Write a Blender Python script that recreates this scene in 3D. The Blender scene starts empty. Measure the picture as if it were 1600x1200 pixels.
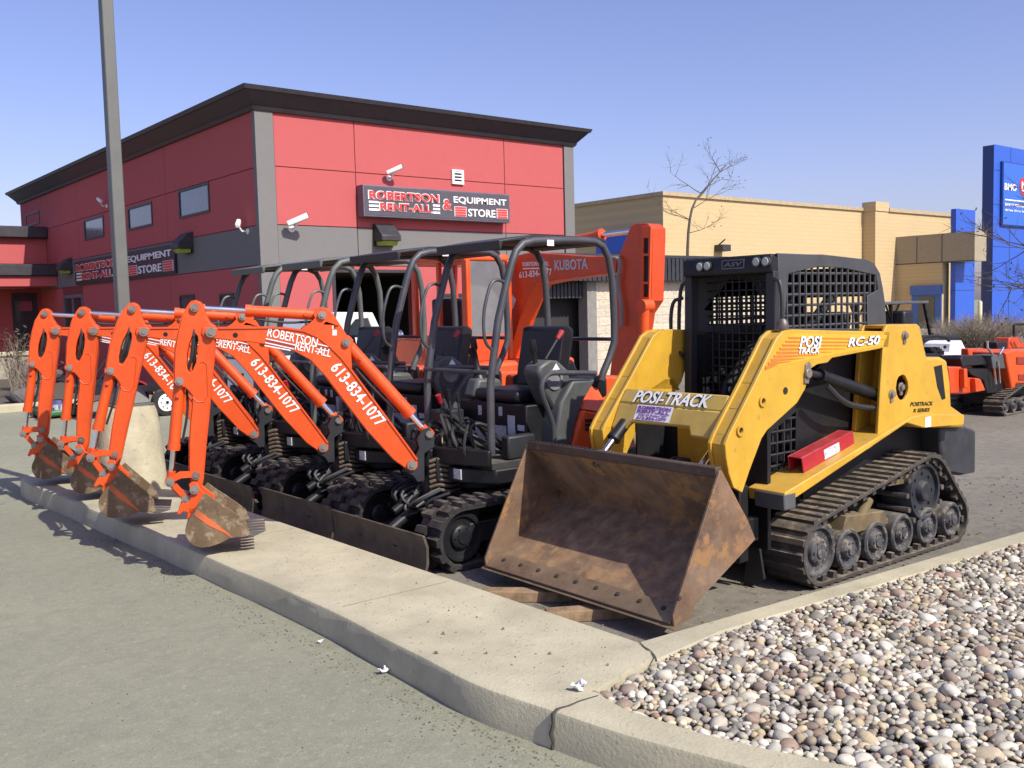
import bpy, bmesh, math, random
from mathutils import Vector, Matrix
from mathutils.geometry import tessellate_polygon
random.seed(7)
R_ = math.radians
scene = bpy.context.scene
COL = scene.collection

# ------------------------------------------------------------------ camera
FPX, CX, CY = 1525.0, 800.0, 600.0          # focal length in px of the 1600x1200 photograph
CAM = Vector((0, 0, 1.65))
def _axes():
    X = Vector((2673 - CX, 435 - CY, FPX)).normalized()
    Y = Vector((-450 - CX, 513 - CY, FPX)); Y -= X * X.dot(Y); Y.normalize()
    return Matrix((X, Y, X.cross(Y)))
CR = _axes()
cam_d = bpy.data.cameras.new('camera'); cam = bpy.data.objects.new('camera', cam_d); COL.objects.link(cam)
cam_d.sensor_width = 36; cam_d.lens = 36 * FPX / 1600; cam_d.clip_end = 2000; cam_d.clip_start = 0.05
m = Matrix((CR.col[0], -CR.col[1], -CR.col[2])).transposed().to_4x4(); m.translation = CAM
cam.matrix_world = m
scene.camera = cam

# ------------------------------------------------------------------ light
SUN_EL = R_(44); SUN_DIR = Vector((0.13, -1, 0)).normalized() * math.cos(SUN_EL) + Vector((0, 0, math.sin(SUN_EL)))
w = bpy.data.worlds.new("World"); scene.world = w; w.use_nodes = True
nt = w.node_tree; bg = nt.nodes['Background']
sky = nt.nodes.new('ShaderNodeTexSky'); sky.sky_type = 'NISHITA'; sky.sun_disc = False
sky.sun_elevation = SUN_EL; sky.sun_rotation = math.atan2(SUN_DIR.x, SUN_DIR.y)
sky.air_density = 1.0; sky.dust_density = 1.6; sky.ozone_density = 2.5; sky.altitude = 100
tint = nt.nodes.new('ShaderNodeMix'); tint.data_type = 'RGBA'; tint.blend_type = 'MULTIPLY'; tint.inputs[0].default_value = 1
tint.inputs[7].default_value = (1.07, 0.92, 1.15, 1); nt.links.new(sky.outputs[0], tint.inputs[6]); nt.links.new(tint.outputs[2], bg.inputs[0]); bg.inputs[1].default_value = 0.122
sd = bpy.data.lights.new('sun', 'SUN'); sun = bpy.data.objects.new('sun', sd); COL.objects.link(sun)
sd.energy = 4.4; sd.angle = R_(0.5); sd.color = (1.0, 0.955, 0.84)
sun.rotation_euler = SUN_DIR.to_track_quat('Z', 'Y').to_euler(); sun.location = SUN_DIR * 60
scene.view_settings.view_transform = 'Standard'; scene.view_settings.look = 'None'
scene.view_settings.exposure = 0.35; scene.view_settings.gamma = 1.0
scene.cycles.max_bounces = 6; scene.cycles.caustics_reflective = False; scene.cycles.caustics_refractive = False

# ------------------------------------------------------------------ pixel -> place helpers
def ray(u, v): return CR @ Vector((u - CX, v - CY, FPX))
class Frame:
    """a thing's own axes: hit() finds where a line of sight meets one of its planes"""
    def __init__(s, o=(0, 0, 0), yaw=0): s.o = Vector(o); s.yaw = yaw; s.R = Matrix.Rotation(yaw, 3, 'Z'); s.Rt = s.R.transposed()
    def hit(s, u, v, ax, val):
        d = s.Rt @ ray(u, v); c = s.Rt @ (CAM - s.o)
        return c + d * ((val - c[ax]) / d[ax])
    def xz(s, u, v, y): p = s.hit(u, v, 1, y); return (p.x, p.z)
    def yz(s, u, v, x): p = s.hit(u, v, 0, x); return (p.y, p.z)
    def poly(s, pts, y, z=None):
        if z: pts = [(z[0] + a * z[2], z[1] + b * z[2]) for a, b in pts]
        return [s.xz(u, v, y) for u, v in pts]
W0 = Frame()

# ------------------------------------------------------------------ mesh builder
class MB:
    def __init__(s): s.v = []; s.f = []; s.sm = []
    def add(s, vs, fs, smooth=False):
        o = len(s.v); s.v += [tuple(p) for p in vs]; s.f += [tuple(i + o for i in f) for f in fs]; s.sm += [smooth] * len(fs); return s
    def box(s, lo, hi, M=None):
        x0, y0, z0 = lo; x1, y1, z1 = hi
        vs = [Vector(p) for p in ((x0,y0,z0),(x1,y0,z0),(x1,y1,z0),(x0,y1,z0),(x0,y0,z1),(x1,y0,z1),(x1,y1,z1),(x0,y1,z1))]
        if M: vs = [M @ p for p in vs]
        return s.add(vs, [(0,3,2,1),(4,5,6,7),(0,1,5,4),(1,2,6,5),(2,3,7,6),(3,0,4,7)])
    def cbox(s, c, d, M=None):
        c = Vector(c); h = Vector(d) / 2; 
        if M: M = Matrix.Translation(c) @ M.to_4x4(); return s.box(-h, h, M)
        return s.box(c - h, c + h)
    def bar(s, p0, p1, w, h, up=(0, 0, 1)):
        p0 = Vector(p0); p1 = Vector(p1); t = (p1 - p0); L = t.length; t.normalize(); u = Vector(up)
        if abs(t.dot(u)) > .98: u = Vector((1, 0, 0))
        b = t.cross(u).normalized(); u = b.cross(t)
        M = Matrix((t, b, u)).transposed().to_4x4(); M.translation = p0
        return s.box((0, -w / 2, -h / 2), (L, w / 2, h / 2), M)
    def prism(s, pts, a, b, holes=(), plane='xz', M=None):
        """outline (with holes) in a plane, thickness a..b along the third axis"""
        loops = [list(pts)] + [list(h) for h in holes]
        def P3(q, t):
            p = {'xz': (q[0], t, q[1]), 'yz': (t, q[0], q[1]), 'xy': (q[0], q[1], t)}[plane]
            return M @ Vector(p) if M else p
        n = sum(len(l) for l in loops)
        fl = [q for l in loops for q in l]
        vs = [P3(q, a) for q in fl] + [P3(q, b) for q in fl]
        fs = []
        if len(loops) == 1 and len(pts) <= 4: fs += [tuple(range(n)), tuple(range(2 * n - 1, n - 1, -1))]
        else:
            for t in tessellate_polygon([[Vector((q[0], q[1], 0)) for q in l] for l in loops]):
                fs.append(tuple(t)); fs.append(tuple(i + n for i in reversed(t)))
        o = 0
        for l in loops:
            k = len(l)
            for i in range(k):
                j = (i + 1) % k; fs.append((o + i, o + j, o + j + n, o + i + n))
            o += k
        return s.add(vs, fs)
    def tube(s, pts, r, n=8, cap=True, smooth=True):
        pts = [Vector(p) for p in pts]; k = len(pts)
        rs = r if isinstance(r, (list, tuple)) else [r] * k
        vs = []; prev = None
        for i, p in enumerate(pts):
            t = (pts[min(i + 1, k - 1)] - pts[max(i - 1, 0)]).normalized()
            if prev is None:
                a = Vector((0, 0, 1)) if abs(t.z) < .9 else Vector((1, 0, 0)); u = t.cross(a).normalized()
            else:
                u = prev - t * prev.dot(t); u = u.normalized() if u.length > 1e-6 else t.orthogonal().normalized()
            prev = u; b = t.cross(u)
            for j in range(n):
                an = 2 * math.pi * j / n; vs.append(p + (u * math.cos(an) + b * math.sin(an)) * rs[i])
        fs = [(i*n + j, i*n + (j+1) % n, (i+1)*n + (j+1) % n, (i+1)*n + j) for i in range(k - 1) for j in range(n)]
        s.add(vs, fs, smooth)
        if cap and n > 2: s.add([], []) ; o = len(s.v) - len(vs); s.f += [tuple(o + j for j in reversed(range(n))), tuple(o + (k-1)*n + j for j in range(n))]; s.sm += [False, False]
        return s
    def cyl(s, p0, p1, r, n=20, r1=None): return s.tube([p0, p1], [r, r if r1 is None else r1], n)
    def lathe(s, prof, o, axis=(0, 0, 1), n=24):
        """prof: (radius, height) pairs along axis"""
        ax = Vector(axis).normalized(); u = ax.orthogonal().normalized(); b = ax.cross(u); o = Vector(o); k = len(prof)
        vs = [o + ax * h + (u * math.cos(2*math.pi*j/n) + b * math.sin(2*math.pi*j/n)) * r for r, h in prof for j in range(n)]
        fs = [(i*n + j, i*n + (j+1) % n, (i+1)*n + (j+1) % n, (i+1)*n + j) for i in range(k-1) for j in range(n)]
        fs += [tuple(reversed(range(n))), tuple((k-1)*n + j for j in range(n))]
        return s.add(vs, fs, True)
    def ball(s, c, r, n=10, sc=(1, 1, 1)):
        c = Vector(c); prof = [(math.sin(math.pi*i/n) * r, -math.cos(math.pi*i/n) * r) for i in range(n + 1)]
        prof[0] = (1e-4, -r); prof[-1] = (1e-4, r); o = len(s.v); s.lathe(prof, (0, 0, 0), n=n + 4)
        for i in range(o, len(s.v)):
            p = s.v[i]; s.v[i] = (c.x + p[0]*sc[0], c.y + p[1]*sc[1], c.z + p[2]*sc[2])
        return s
    def grid(s, poly, hole_y, step, r, plane='xz', off=0.0):
        """flat bars crossing an outline both ways"""
        for ax in (0, 1):
            lo = min(p[ax] for p in poly); hi = max(p[ax] for p in poly); c = lo + step * .6
            while c < hi:
                xs = []
                for i in range(len(poly)):
                    a, b = poly[i], poly[(i + 1) % len(poly)]
                    if (a[ax] - c) * (b[ax] - c) < 0:
                        t = (c - a[ax]) / (b[ax] - a[ax]); xs.append(a[1-ax] + t * (b[1-ax] - a[1-ax]))
                xs.sort()
                for a, b in zip(xs[::2], xs[1::2]):
                    q0 = (c, a) if ax == 0 else (a, c); q1 = (c, b) if ax == 0 else (b, c)
                    if plane == 'xz': p0 = (q0[0], hole_y + ax * off, q0[1]); p1 = (q1[0], hole_y + ax * off, q1[1])
                    else: p0 = (hole_y + ax * off, q0[0], q0[1]); p1 = (hole_y + ax * off, q1[0], q1[1])
                    s.tube([p0, p1], r, 5, False)
                c += step
        return s
    def mirror_y(s):
        o = len(s.v); nf = len(s.f); s.v += [(x, -y, z) for x, y, z in s.v]
        s.f += [tuple(i + o for i in reversed(f)) for f in s.f[:nf]]; s.sm += s.sm[:nf]; return s
    def build(s, name, mat, parent=None, bevel=0, seg=2, loc=None, rot=None, sharp=35, sub=0):
        me = bpy.data.meshes.new(name); me.from_pydata(s.v, [], s.f); me.update()
        bm = bmesh.new(); bm.from_mesh(me); bmesh.ops.recalc_face_normals(bm, faces=bm.faces); bm.to_mesh(me); bm.free()
        me.polygons.foreach_set('use_smooth', [True] * len(me.polygons)); me.set_sharp_from_angle(angle=R_(sharp))
        me.materials.append(mat)
        o = bpy.data.objects.new(name, me); COL.objects.link(o)
        if parent: o.parent = parent
        if loc is not None: o.location = loc
        if rot is not None: o.rotation_euler = rot
        if bevel:
            b = o.modifiers.new('bevel', 'BEVEL'); b.width = bevel; b.segments = seg; b.limit_method = 'ANGLE'; b.angle_limit = R_(40)
            b.harden_normals = False; b.use_clamp_overlap = True
        return o
def empty(name, loc=(0, 0, 0), rz=0):
    o = bpy.data.objects.new(name, None); COL.objects.link(o); o.location = loc; o.rotation_euler = (0, 0, rz); o.empty_display_size = .2; return o
def tag(o, label, cat, group=None):
    o['label'] = label; o['category'] = cat
    if group: o['group'] = group
    return o
def struct(o, kind='structure'): o['kind'] = kind; return o
def copy_tree(o, parent=None, depth=0):
    c = o.copy(); COL.objects.link(c)
    if parent: c.parent = parent
    for ch in list(o.children): copy_tree(ch, c, depth + 1)
    return c
def arc(c, r, a0, a1, n=8): return [(c[0] + r*math.cos(R_(a0 + (a1-a0)*i/n)), c[1] + r*math.sin(R_(a0 + (a1-a0)*i/n))) for i in range(n + 1)]
def smooth_path(pts, it=2):
    pts = [Vector(p) for p in pts]
    for _ in range(it):
        q = [pts[0]]
        for a, b in zip(pts, pts[1:]): q += [a.lerp(b, .25), a.lerp(b, .75)]
        q.append(pts[-1]); pts = q
    return pts
def smooth_loop(pts, it=2, keep=()):
    pts = [Vector(p) for p in pts]
    for _ in range(it):
        q = []
        for i in range(len(pts)):
            a, b = pts[i], pts[(i + 1) % len(pts)]; q += [a.lerp(b, .2), a.lerp(b, .8)]
        pts = q
    return [tuple(p) for p in pts]

# text --------------------------------------------------------------
_tc = {}
def text_mesh(s, bold=0.0, shear=0.0, spacing=1.0):
    k = (s, bold, shear, spacing)
    if k in _tc: return _tc[k]
    cu = bpy.data.curves.new('t', 'FONT'); cu.body = s; cu.size = 1; cu.offset = bold; cu.shear = shear; cu.space_character = spacing
    cu.fill_mode = 'FRONT'; cu.resolution_u = 3; cu.extrude = 0
    o = bpy.data.objects.new('t', cu); COL.objects.link(o)
    dg = bpy.context.evaluated_depsgraph_get(); dg.update()
    me = bpy.data.meshes.new_from_object(o.evaluated_get(dg))
    vs = [v.co.copy() for v in me.vertices]; fs = [tuple(p.vertices) for p in me.polygons]
    bpy.data.objects.remove(o); bpy.data.meshes.remove(me)
    x0 = min(v.x for v in vs); x1 = max(v.x for v in vs); y0 = min(v.y for v in vs); y1 = max(v.y for v in vs)
    _tc[k] = ([((v.x - x0) / (x1 - x0), (v.y - y0) / (y1 - y0)) for v in vs], fs); return _tc[k]
def letters(mb, s, o, ex, ey, bold=.0, shear=0.0, thick=.003, curve=0, spacing=1.0):
    """text filling the parallelogram o, o+ex, o+ey, raised by thick along ex x ey"""
    vs, fs = text_mesh(s, bold, shear, spacing); o = Vector(o); ex = Vector(ex); ey = Vector(ey); n = ex.cross(ey).normalized()
    P = [o + ex*a + ey*(b + curve * 4 * a * (1 - a)) for a, b in vs]
    mb.add([p + n * thick for p in P], fs)
    from collections import Counter
    cnt = Counter(); 
    for f in fs:
        for i in range(len(f)): cnt[tuple(sorted((f[i], f[(i+1) % len(f)])))] += 1
    k = len(P)
    mb.add(P + [p + n * thick for p in P], [(a, b, b + k, a + k) for (a, b), c in cnt.items() if c == 1])
    return mb

# ------------------------------------------------------------------ materials
_mats = {}
def mat(name, col, rough=.5, metal=0., var=.15, scale=6., bump=0., bscale=60., dust=0., dustcol=(.30, .26, .19), spec=.5,
        spots=None, sscale=30., sthr=.62, coat=0., streak=0., scrape=0., attr=None, emit=None):
    """procedural surface: base colour broken by noise, optional dust on upward faces, spots of a second colour, bump"""
    if name in _mats: return _mats[name]
    M = bpy.data.materials.new(name); M.use_nodes = True; n = M.node_tree; L = n.links; b = n.nodes['Principled BSDF']
    def N(t, **k):
        x = n.nodes.new(t)
        for a, v in k.items():
            if a in ('op', 'blend'): setattr(x, 'operation' if a == 'op' else 'blend_type', v)
            else: x.inputs[a].default_value = v
        return x
    tc = N('ShaderNodeTexCoord'); co = tc.outputs['Object']
    no = N('ShaderNodeTexNoise', Scale=scale, Detail=6., Roughness=.62); L.new(co, no.inputs['Vector'])
    def mixc(f, a, bb, blend='MIX'):
        x = n.nodes.new('ShaderNodeMix'); x.data_type = 'RGBA'; x.blend_type = blend
        for sock, val in ((x.inputs[0], f), (x.inputs[6], a), (x.inputs[7], bb)):
            if hasattr(val, 'links'): L.new(val, sock)
            elif isinstance(val, (int, float)): sock.default_value = val
            else: sock.default_value = (*val, 1)
        return x.outputs[2]
    def ramp(x, a, bb):
        r = N('ShaderNodeMapRange'); r.inputs[1].default_value = a; r.inputs[2].default_value = bb; L.new(x, r.inputs[0]); return r.outputs[0]
    base = tuple(col)
    if attr:
        at = n.nodes.new('ShaderNodeAttribute'); at.attribute_name = attr; base = at.outputs['Color']
    lo = tuple(c * (1 - var) for c in col); hi = tuple(min(1, c * (1 + var)) for c in col)
    if attr: c = mixc(ramp(no.outputs[0], .35, .65), mixc(1., base, (1-var,)*3, 'MULTIPLY'), base)
    else: c = mixc(ramp(no.outputs[0], .32, .68), lo, hi)
    if streak:
        mp = n.nodes.new('ShaderNodeMapping'); mp.inputs['Scale'].default_value = (1, 1, .06); L.new(co, mp.inputs[0])
        sn = N('ShaderNodeTexNoise', Scale=9., Detail=5.); L.new(mp.outputs[0], sn.inputs['Vector'])
        mm = N('ShaderNodeMath', op='MULTIPLY'); L.new(ramp(sn.outputs[0], .5, .75), mm.inputs[0]); mm.inputs[1].default_value = streak
        c = mixc(mm.outputs[0], c, tuple(x * .55 for x in col))
    if scrape:
        mp2 = n.nodes.new('ShaderNodeMapping'); mp2.inputs['Scale'].default_value = (1.2, 26, 1.2); L.new(co, mp2.inputs[0])
        s3 = N('ShaderNodeTexNoise', Scale=1.6, Detail=6., Roughness=.7); L.new(mp2.outputs[0], s3.inputs['Vector'])
        m4 = N('ShaderNodeMath', op='MULTIPLY'); L.new(ramp(s3.outputs[0], .56, .70), m4.inputs[0]); m4.inputs[1].default_value = scrape
        c = mixc(m4.outputs[0], c, (.25, .20, .155))
    if spots:
        s2 = N('ShaderNodeTexNoise', Scale=sscale, Detail=7., Roughness=.7); L.new(co, s2.inputs['Vector'])
        c = mixc(ramp(s2.outputs[0], sthr, sthr + .09), c, spots)
    if dust:
        g = n.nodes.new('ShaderNodeNewGeometry'); sp = n.nodes.new('ShaderNodeSeparateXYZ'); L.new(g.outputs['Normal'], sp.inputs[0])
        up = ramp(sp.outputs[2], .2, .95); dn = N('ShaderNodeTexNoise', Scale=14., Detail=6.); L.new(co, dn.inputs['Vector'])
        m1 = N('ShaderNodeMath', op='MULTIPLY'); L.new(up, m1.inputs[0]); L.new(ramp(dn.outputs[0], .3, .7), m1.inputs[1])
        m3 = N('ShaderNodeMath', op='MULTIPLY_ADD'); L.new(ramp(dn.outputs[0], .55, .8), m3.inputs[0]); m3.inputs[1].default_value = .35; L.new(m1.outputs[0], m3.inputs[2])
        m2 = N('ShaderNodeMath', op='MULTIPLY'); m2.use_clamp = True; L.new(m3.outputs[0], m2.inputs[0]); m2.inputs[1].default_value = dust
        c = mixc(m2.outputs[0], c, dustcol)
    if hasattr(c, 'links'): L.new(c, b.inputs['Base Color'])
    rr = N('ShaderNodeMapRange'); rr.inputs[3].default_value = max(.03, rough - .1); rr.inputs[4].default_value = min(1, rough + .14); L.new(no.outputs[0], rr.inputs[0]); L.new(rr.outputs[0], b.inputs['Roughness'])
    b.inputs['Metallic'].default_value = metal; b.inputs['Specular IOR Level'].default_value = spec
    if coat: b.inputs['Coat Weight'].default_value = coat; b.inputs['Coat Roughness'].default_value = .15
    if bump:
        bn = N('ShaderNodeTexNoise', Scale=bscale, Detail=8., Roughness=.65); L.new(co, bn.inputs['Vector'])
        bp = N('ShaderNodeBump', Strength=1.0, Distance=bump); L.new(bn.outputs[0], bp.inputs['Height']); L.new(bp.outputs[0], b.inputs['Normal'])
    if emit: b.inputs['Emission Color'].default_value = (*emit[:3], 1); b.inputs['Emission Strength'].default_value = emit[3]
    _mats[name] = M; return M
ORANGE = mat('orange_paint', (.68, .077, .007), .46, var=.13, scale=3.5, dust=.16, spots=(.42, .06, .02), sscale=22, sthr=.62, bump=.0012, bscale=30, streak=.22)
DKRED = mat('red_orange_paint_and_shade', (.58, .060, .010), .40, var=.12, dust=.15, spots=(.3, .03, .01), sscale=30, sthr=.66)  # redder orange; also puts shade into the large excavator's sides
YELLOW = mat('yellow_paint', (.56, .325, .03), .42, var=.10, dust=.32, spots=(.36, .22, .06), sscale=16, sthr=.60, streak=.3, bump=.001, bscale=30)
BLACK = mat('black_paint', (.011, .011, .013), .45, var=.3, dust=.10, dustcol=(.09, .08, .065), spec=.35)
DKGREY = mat('dark_grey_paint', (.024, .025, .029), .45, var=.2, dust=.12, dustcol=(.12, .11, .095), spec=.4)
TUBE = mat('canopy_tube_paint', (.055, .056, .064), .42, var=.2, dust=.1, dustcol=(.16, .15, .13))
PANEL = mat('grey_plastic', (.075, .08, .082), .5, var=.2, dust=.2, dustcol=(.2, .185, .155))
RUBBER = mat('dusty_rubber', (.05, .044, .038), .85, var=.35, dust=.95, dustcol=(.27, .215, .15), bump=.003, bscale=35)
RUBBER_D = mat('dark_rubber', (.018, .017, .017), .8, var=.3, dust=.6, dustcol=(.19, .155, .115), bump=.003, bscale=35)
CHROME = mat('chrome_rod', (.75, .75, .76), .16, 1., var=.05)
STEEL = mat('worn_steel', (.16, .15, .14), .5, .6, var=.35, spots=(.16, .09, .05), sscale=18, sthr=.55, bump=.001)
PIN = mat('pin_steel', (.28, .25, .22), .45, .6, var=.25)
BUCKET = mat('worn_bucket_steel', (.15, .10, .055), .62, .25, var=.35, spots=(.30, .23, .15), sscale=9, sthr=.52, bump=.003, bscale=25, dust=.35, dustcol=(.33, .26, .17))
RUST = mat('rusty_bucket', (.175, .108, .066), .66, .12, var=.4, scale=5, spots=(.29, .155, .062), sscale=7, sthr=.52, bump=.004, bscale=22, dust=.6, dustcol=(.34, .235, .135), streak=.3, scrape=.5)
BLADEM = mat('blade_steel', (.11, .09, .07), .6, .3, var=.4, spots=(.16, .10, .06), sscale=12, sthr=.58, bump=.002, streak=.4)
WHITE = mat('white_paint', (.78, .78, .76), .4, var=.05, dust=.1)
DECAL = mat('white_decal', (.80, .80, .78), .45, var=.06)
DECALR = mat('dark_red_decal', (.30, .03, .02), .5, var=.1)
LABEL = mat('paper_label', (.55, .57, .60), .5, var=.15, spots=(.30, .30, .34), sscale=60, sthr=.52)
SEATM = mat('black_vinyl', (.009, .009, .011), .42, var=.25, bump=.001)
REDP = mat('red_paint', (.36, .016, .026), .4, var=.12, dust=.2)
CABM = mat('cage_grey_paint', (.05, .052, .058), .48, var=.2, dust=.15, dustcol=(.15, .14, .12))
GLASS = mat('dark_glass', (.03, .04, .05), .06, var=.1, spec=.9)
HOSE = mat('black_hose', (.02, .02, .022), .55, var=.2)
# ================================================================== SETTING
def asphalt(name, c, patch, dark, crack=.5):
    M = bpy.data.materials.new(name); M.use_nodes = True; n = M.node_tree; L = n.links; b = n.nodes['Principled BSDF']
    tc = n.nodes.new('ShaderNodeTexCoord'); co = tc.outputs['Object']
    def noise(s, d=6, r=.6):
        x = n.nodes.new('ShaderNodeTexNoise'); x.inputs['Scale'].default_value = s; x.inputs['Detail'].default_value = d; x.inputs['Roughness'].default_value = r; L.new(co, x.inputs['Vector']); return x.outputs[0]
    def rng(x, a, bb, lo=0, hi=1):
        r = n.nodes.new('ShaderNodeMapRange'); 
        for i, v in zip((1, 2, 3, 4), (a, bb, lo, hi)): r.inputs[i].default_value = v
        L.new(x, r.inputs[0]); return r.outputs[0]
    def mix(f, a, bb):
        x = n.nodes.new('ShaderNodeMix'); x.data_type = 'RGBA'
        for s, v in ((x.inputs[0], f), (x.inputs[6], a), (x.inputs[7], bb)):
            if hasattr(v, 'links'): L.new(v, s)
            elif isinstance(v, (int, float)): s.default_value = v
            else: s.default_value = (*v, 1)
        return x.outputs[2]
    col = mix(rng(noise(.45, 8), .35, .65), c, patch); col = mix(rng(noise(.16, 4), .42, .62, 0, .6), col, dark); col = mix(rng(noise(1.1, 3, .5), .66, .74, 0, .55), col, tuple(x * .72 for x in dark)); col = mix(rng(noise(5.5, 2, .4), .73, .77, 0, .6), col, tuple(x * .6 for x in dark)); col = mix(rng(noise(9, 6, .75), .46, .68, 0, .7), col, dark); col = mix(rng(noise(26, 5, .75), .53, .70, 0, .7), col, tuple(x * 1.25 for x in patch))
    col = mix(rng(noise(3.2, 8, .7), .5, .75, 0, .5), col, dark)
    g = noise(85, 4, .75)
    col = mix(rng(g, .52, .66, 0, .6), col, tuple(x * .55 for x in c))
    col = mix(rng(noise(210, 2, .7), .60, .70, 0, .6), col, tuple(min(1, x * 1.7) for x in c))
    v = n.nodes.new('ShaderNodeTexVoronoi'); v.feature = 'DISTANCE_TO_EDGE'; v.inputs['Scale'].default_value = .33
    wv = n.nodes.new('ShaderNodeVectorMath'); wv.operation = 'ADD'; L.new(co, wv.inputs[0])
    nn = n.nodes.new('ShaderNodeTexNoise'); nn.inputs['Scale'].default_value = 1.7; nn.inputs['Detail'].default_value = 5; L.new(co, nn.inputs['Vector'])
    sc = n.nodes.new('ShaderNodeVectorMath'); sc.operation = 'SCALE'; sc.inputs['Scale'].default_value = .9; L.new(nn.outputs['Color'], sc.inputs[0]); L.new(sc.outputs[0], wv.inputs[1]); L.new(wv.outputs[0], v.inputs['Vector'])
    col = mix(rng(v.outputs[0], .0, .006, crack, 0), col, tuple(x * .45 for x in c))
    L.new(col, b.inputs['Base Color']); b.inputs['Roughness'].default_value = .92; b.inputs['Specular IOR Level'].default_value = .25
    bp = n.nodes.new('ShaderNodeBump'); bp.inputs['Distance'].default_value = .006; L.new(g, bp.inputs['Height']); L.new(bp.outputs[0], b.inputs['Normal'])
    return M
ROADM = asphalt('dusty_asphalt', (.27, .275, .20), (.31, .305, .22), (.20, .20, .155), 0)
LOTM = asphalt('worn_lot_asphalt', (.20, .185, .15), (.25, .225, .175), (.125, .115, .10))
CONC = mat('kerb_concrete', (.43, .395, .28), .9, var=.17, scale=2.4, spots=(.28, .25, .19), sscale=30, sthr=.60, bump=.0045, bscale=60, spec=.25, streak=.12)
CONC2 = mat('pole_base_concrete', (.46, .42, .30), .9, var=.2, scale=4, spots=(.30, .27, .20), sscale=11, sthr=.58, bump=.006, bscale=30, spec=.25, streak=.35)
SOIL = mat('gravel_soil', (.10, .085, .065), .95, var=.4, scale=20, bump=.01)

struct(MB().add([(-400, -300, 0), (500, -300, 0), (500, 600, 0), (-400, 600, 0)], [(0, 1, 2, 3)]).build('road', ROADM))
lot = [(3.0, 2.92), (14, 2.05), (40, 1.0), (40, 17.3), (8.3, 17.3), (6.5, 11.2), (3.0, 10.1)]
struct(MB().add([(x, y, .006) for x, y in lot], [tuple(range(len(lot)))]).build('parking_lot', LOTM))

front = smooth_path([(2.75, 10.45, 0), (2.32, 10.42, 0), (2.14, 10.15, 0), (2.15, 9.6, 0), (2.22, 8, 0), (2.29, 6, 0), (2.325, 4.6, 0), (2.29, 3.5, 0), (2.265, 3.1, 0), (2.30, 2.8, 0), (2.36, 2.4, 0), (2.465, 2.03, 0), (2.55, 1.7, 0), (2.66, 1.4, 0), (2.84, 1.05, 0), (3.15, .65, 0), (3.7, .25, 0), (5, -.3, 0), (9, -1.0, 0)], 2)
inner = [(9.0, -.80), (5.05, -.10), (3.82, .42), (3.29, .80), (3.0, 1.14), (2.84, 1.46), (2.73, 1.72), (2.645, 1.95), (2.575, 2.2), (2.535, 2.5), (2.57, 2.70), (2.80, 2.75), (3.03, 2.79), (3.10, 2.96), (3.095, 4.2), (3.08, 7), (3.06, 10.2), (2.95, 10.42)]
mb = MB(); prof = [(-.004, -.05), (0, .0), (.008, .130), (.014, .142), (.028, .149), (.06, .15)]
k = len(prof); rows = []
for i, p in enumerate(front):
    t = (front[min(i + 1, len(front) - 1)] - front[max(i - 1, 0)]).normalized(); nrm = Vector((-t.y, t.x, 0))
    wob = .004 * math.sin(p.y * 3.1) + .003 * math.sin(p.y * 7.7)
    rows.append([p + nrm * (d + wob) + Vector((0, 0, z)) for d, z in prof])
mb.add([q for r in rows for q in r], [(i*k + j, i*k + j + 1, (i+1)*k + j + 1, (i+1)*k + j) for i in range(len(rows) - 1) for j in range(k - 1)], True)
top = [(r[-1].x, r[-1].y) for r in rows] + inner
vs = [(x, y, .15) for x, y in top]
mb.add(vs, [tuple(t) for t in tessellate_polygon([[Vector((x, y, 0)) for x, y in top]])])
mb.add([(x, y, z) for x, y in inner for z in (.15, -.05)], [(2*i, 2*i + 1, 2*i + 3, 2*i + 2) for i in range(len(inner) - 1)])
struct(mb.build('sidewalk', CONC, sharp=32))
su = [(3.108, 3.02), (4.2, 2.935), (6.4, 2.765), (14, 2.12), (40, .2)]; sl = [(3.04, 2.80), (3.55, 2.845), (4.1, 2.80), (6.2, 2.62), (14, 1.96), (40, 0)]
pl = su + sl[::-1]
struct(MB().prism(pl, -.02, .125, plane='xy').build('kerb_strip', CONC, bevel=.012))
struct(MB().add([(x, y, .075) for x, y in [(2.55, 2.70), (3.04, 2.79), (6.2, 2.62), (14, 1.96), (14, -1.5), (9, -.85), (5.0, -.15), (3.8, .38), (3.27, .77), (2.98, 1.12), (2.72, 1.7), (2.56, 2.2), (2.52, 2.5)]], [tuple(range(13))]).build('gravel_bed', SOIL))
# cracks cut across the kerb and the corner of the slab
CRK = mat('crack_gap_dark', (.06, .055, .045), .95)  # plain dark tone for the cracks and the kerb joint
def crack(pts, wdt):
    a = []; b = []
    for i, p in enumerate(pts):
        t = (Vector(pts[min(i+1, len(pts)-1)]) - Vector(pts[max(i-1, 0)])); nn_ = Vector((-t.y, t.x, 0)).normalized() if t.xy.length > 1e-4 else Vector((1, 0, 0))
        ww = wdt * random.uniform(.5, 1.3); a.append(Vector(p) + nn_ * ww); b.append(Vector(p) - nn_ * ww)
    n_ = len(a); return MB().add(a + b, [(i, i + 1, n_ + i + 1, n_ + i) for i in range(n_ - 1)])
struct(crack([W0.hit(u, v, 2, .1535) for u, v in ((999, 1003), (1006, 1010), (1012, 1014), (1018, 1018), (1023, 1026), (1026, 1034))], .006).build('pavement_crack', CRK))
kj = [(2.322, 2.668, -.01), (2.326, 2.662, .03), (2.322, 2.670, .06), (2.329, 2.664, .10), (2.333, 2.668, .135), (2.350, 2.664, .1475), (2.40, 2.655, .150), (2.46, 2.660, .150), (2.55, 2.65, .150)]
mbj = MB().tube(kj, [.007, .006, .008, .006, .008, .007, .0045, .004, .003], 6)
struct(mbj.build('kerb_joint', CRK))
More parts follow.
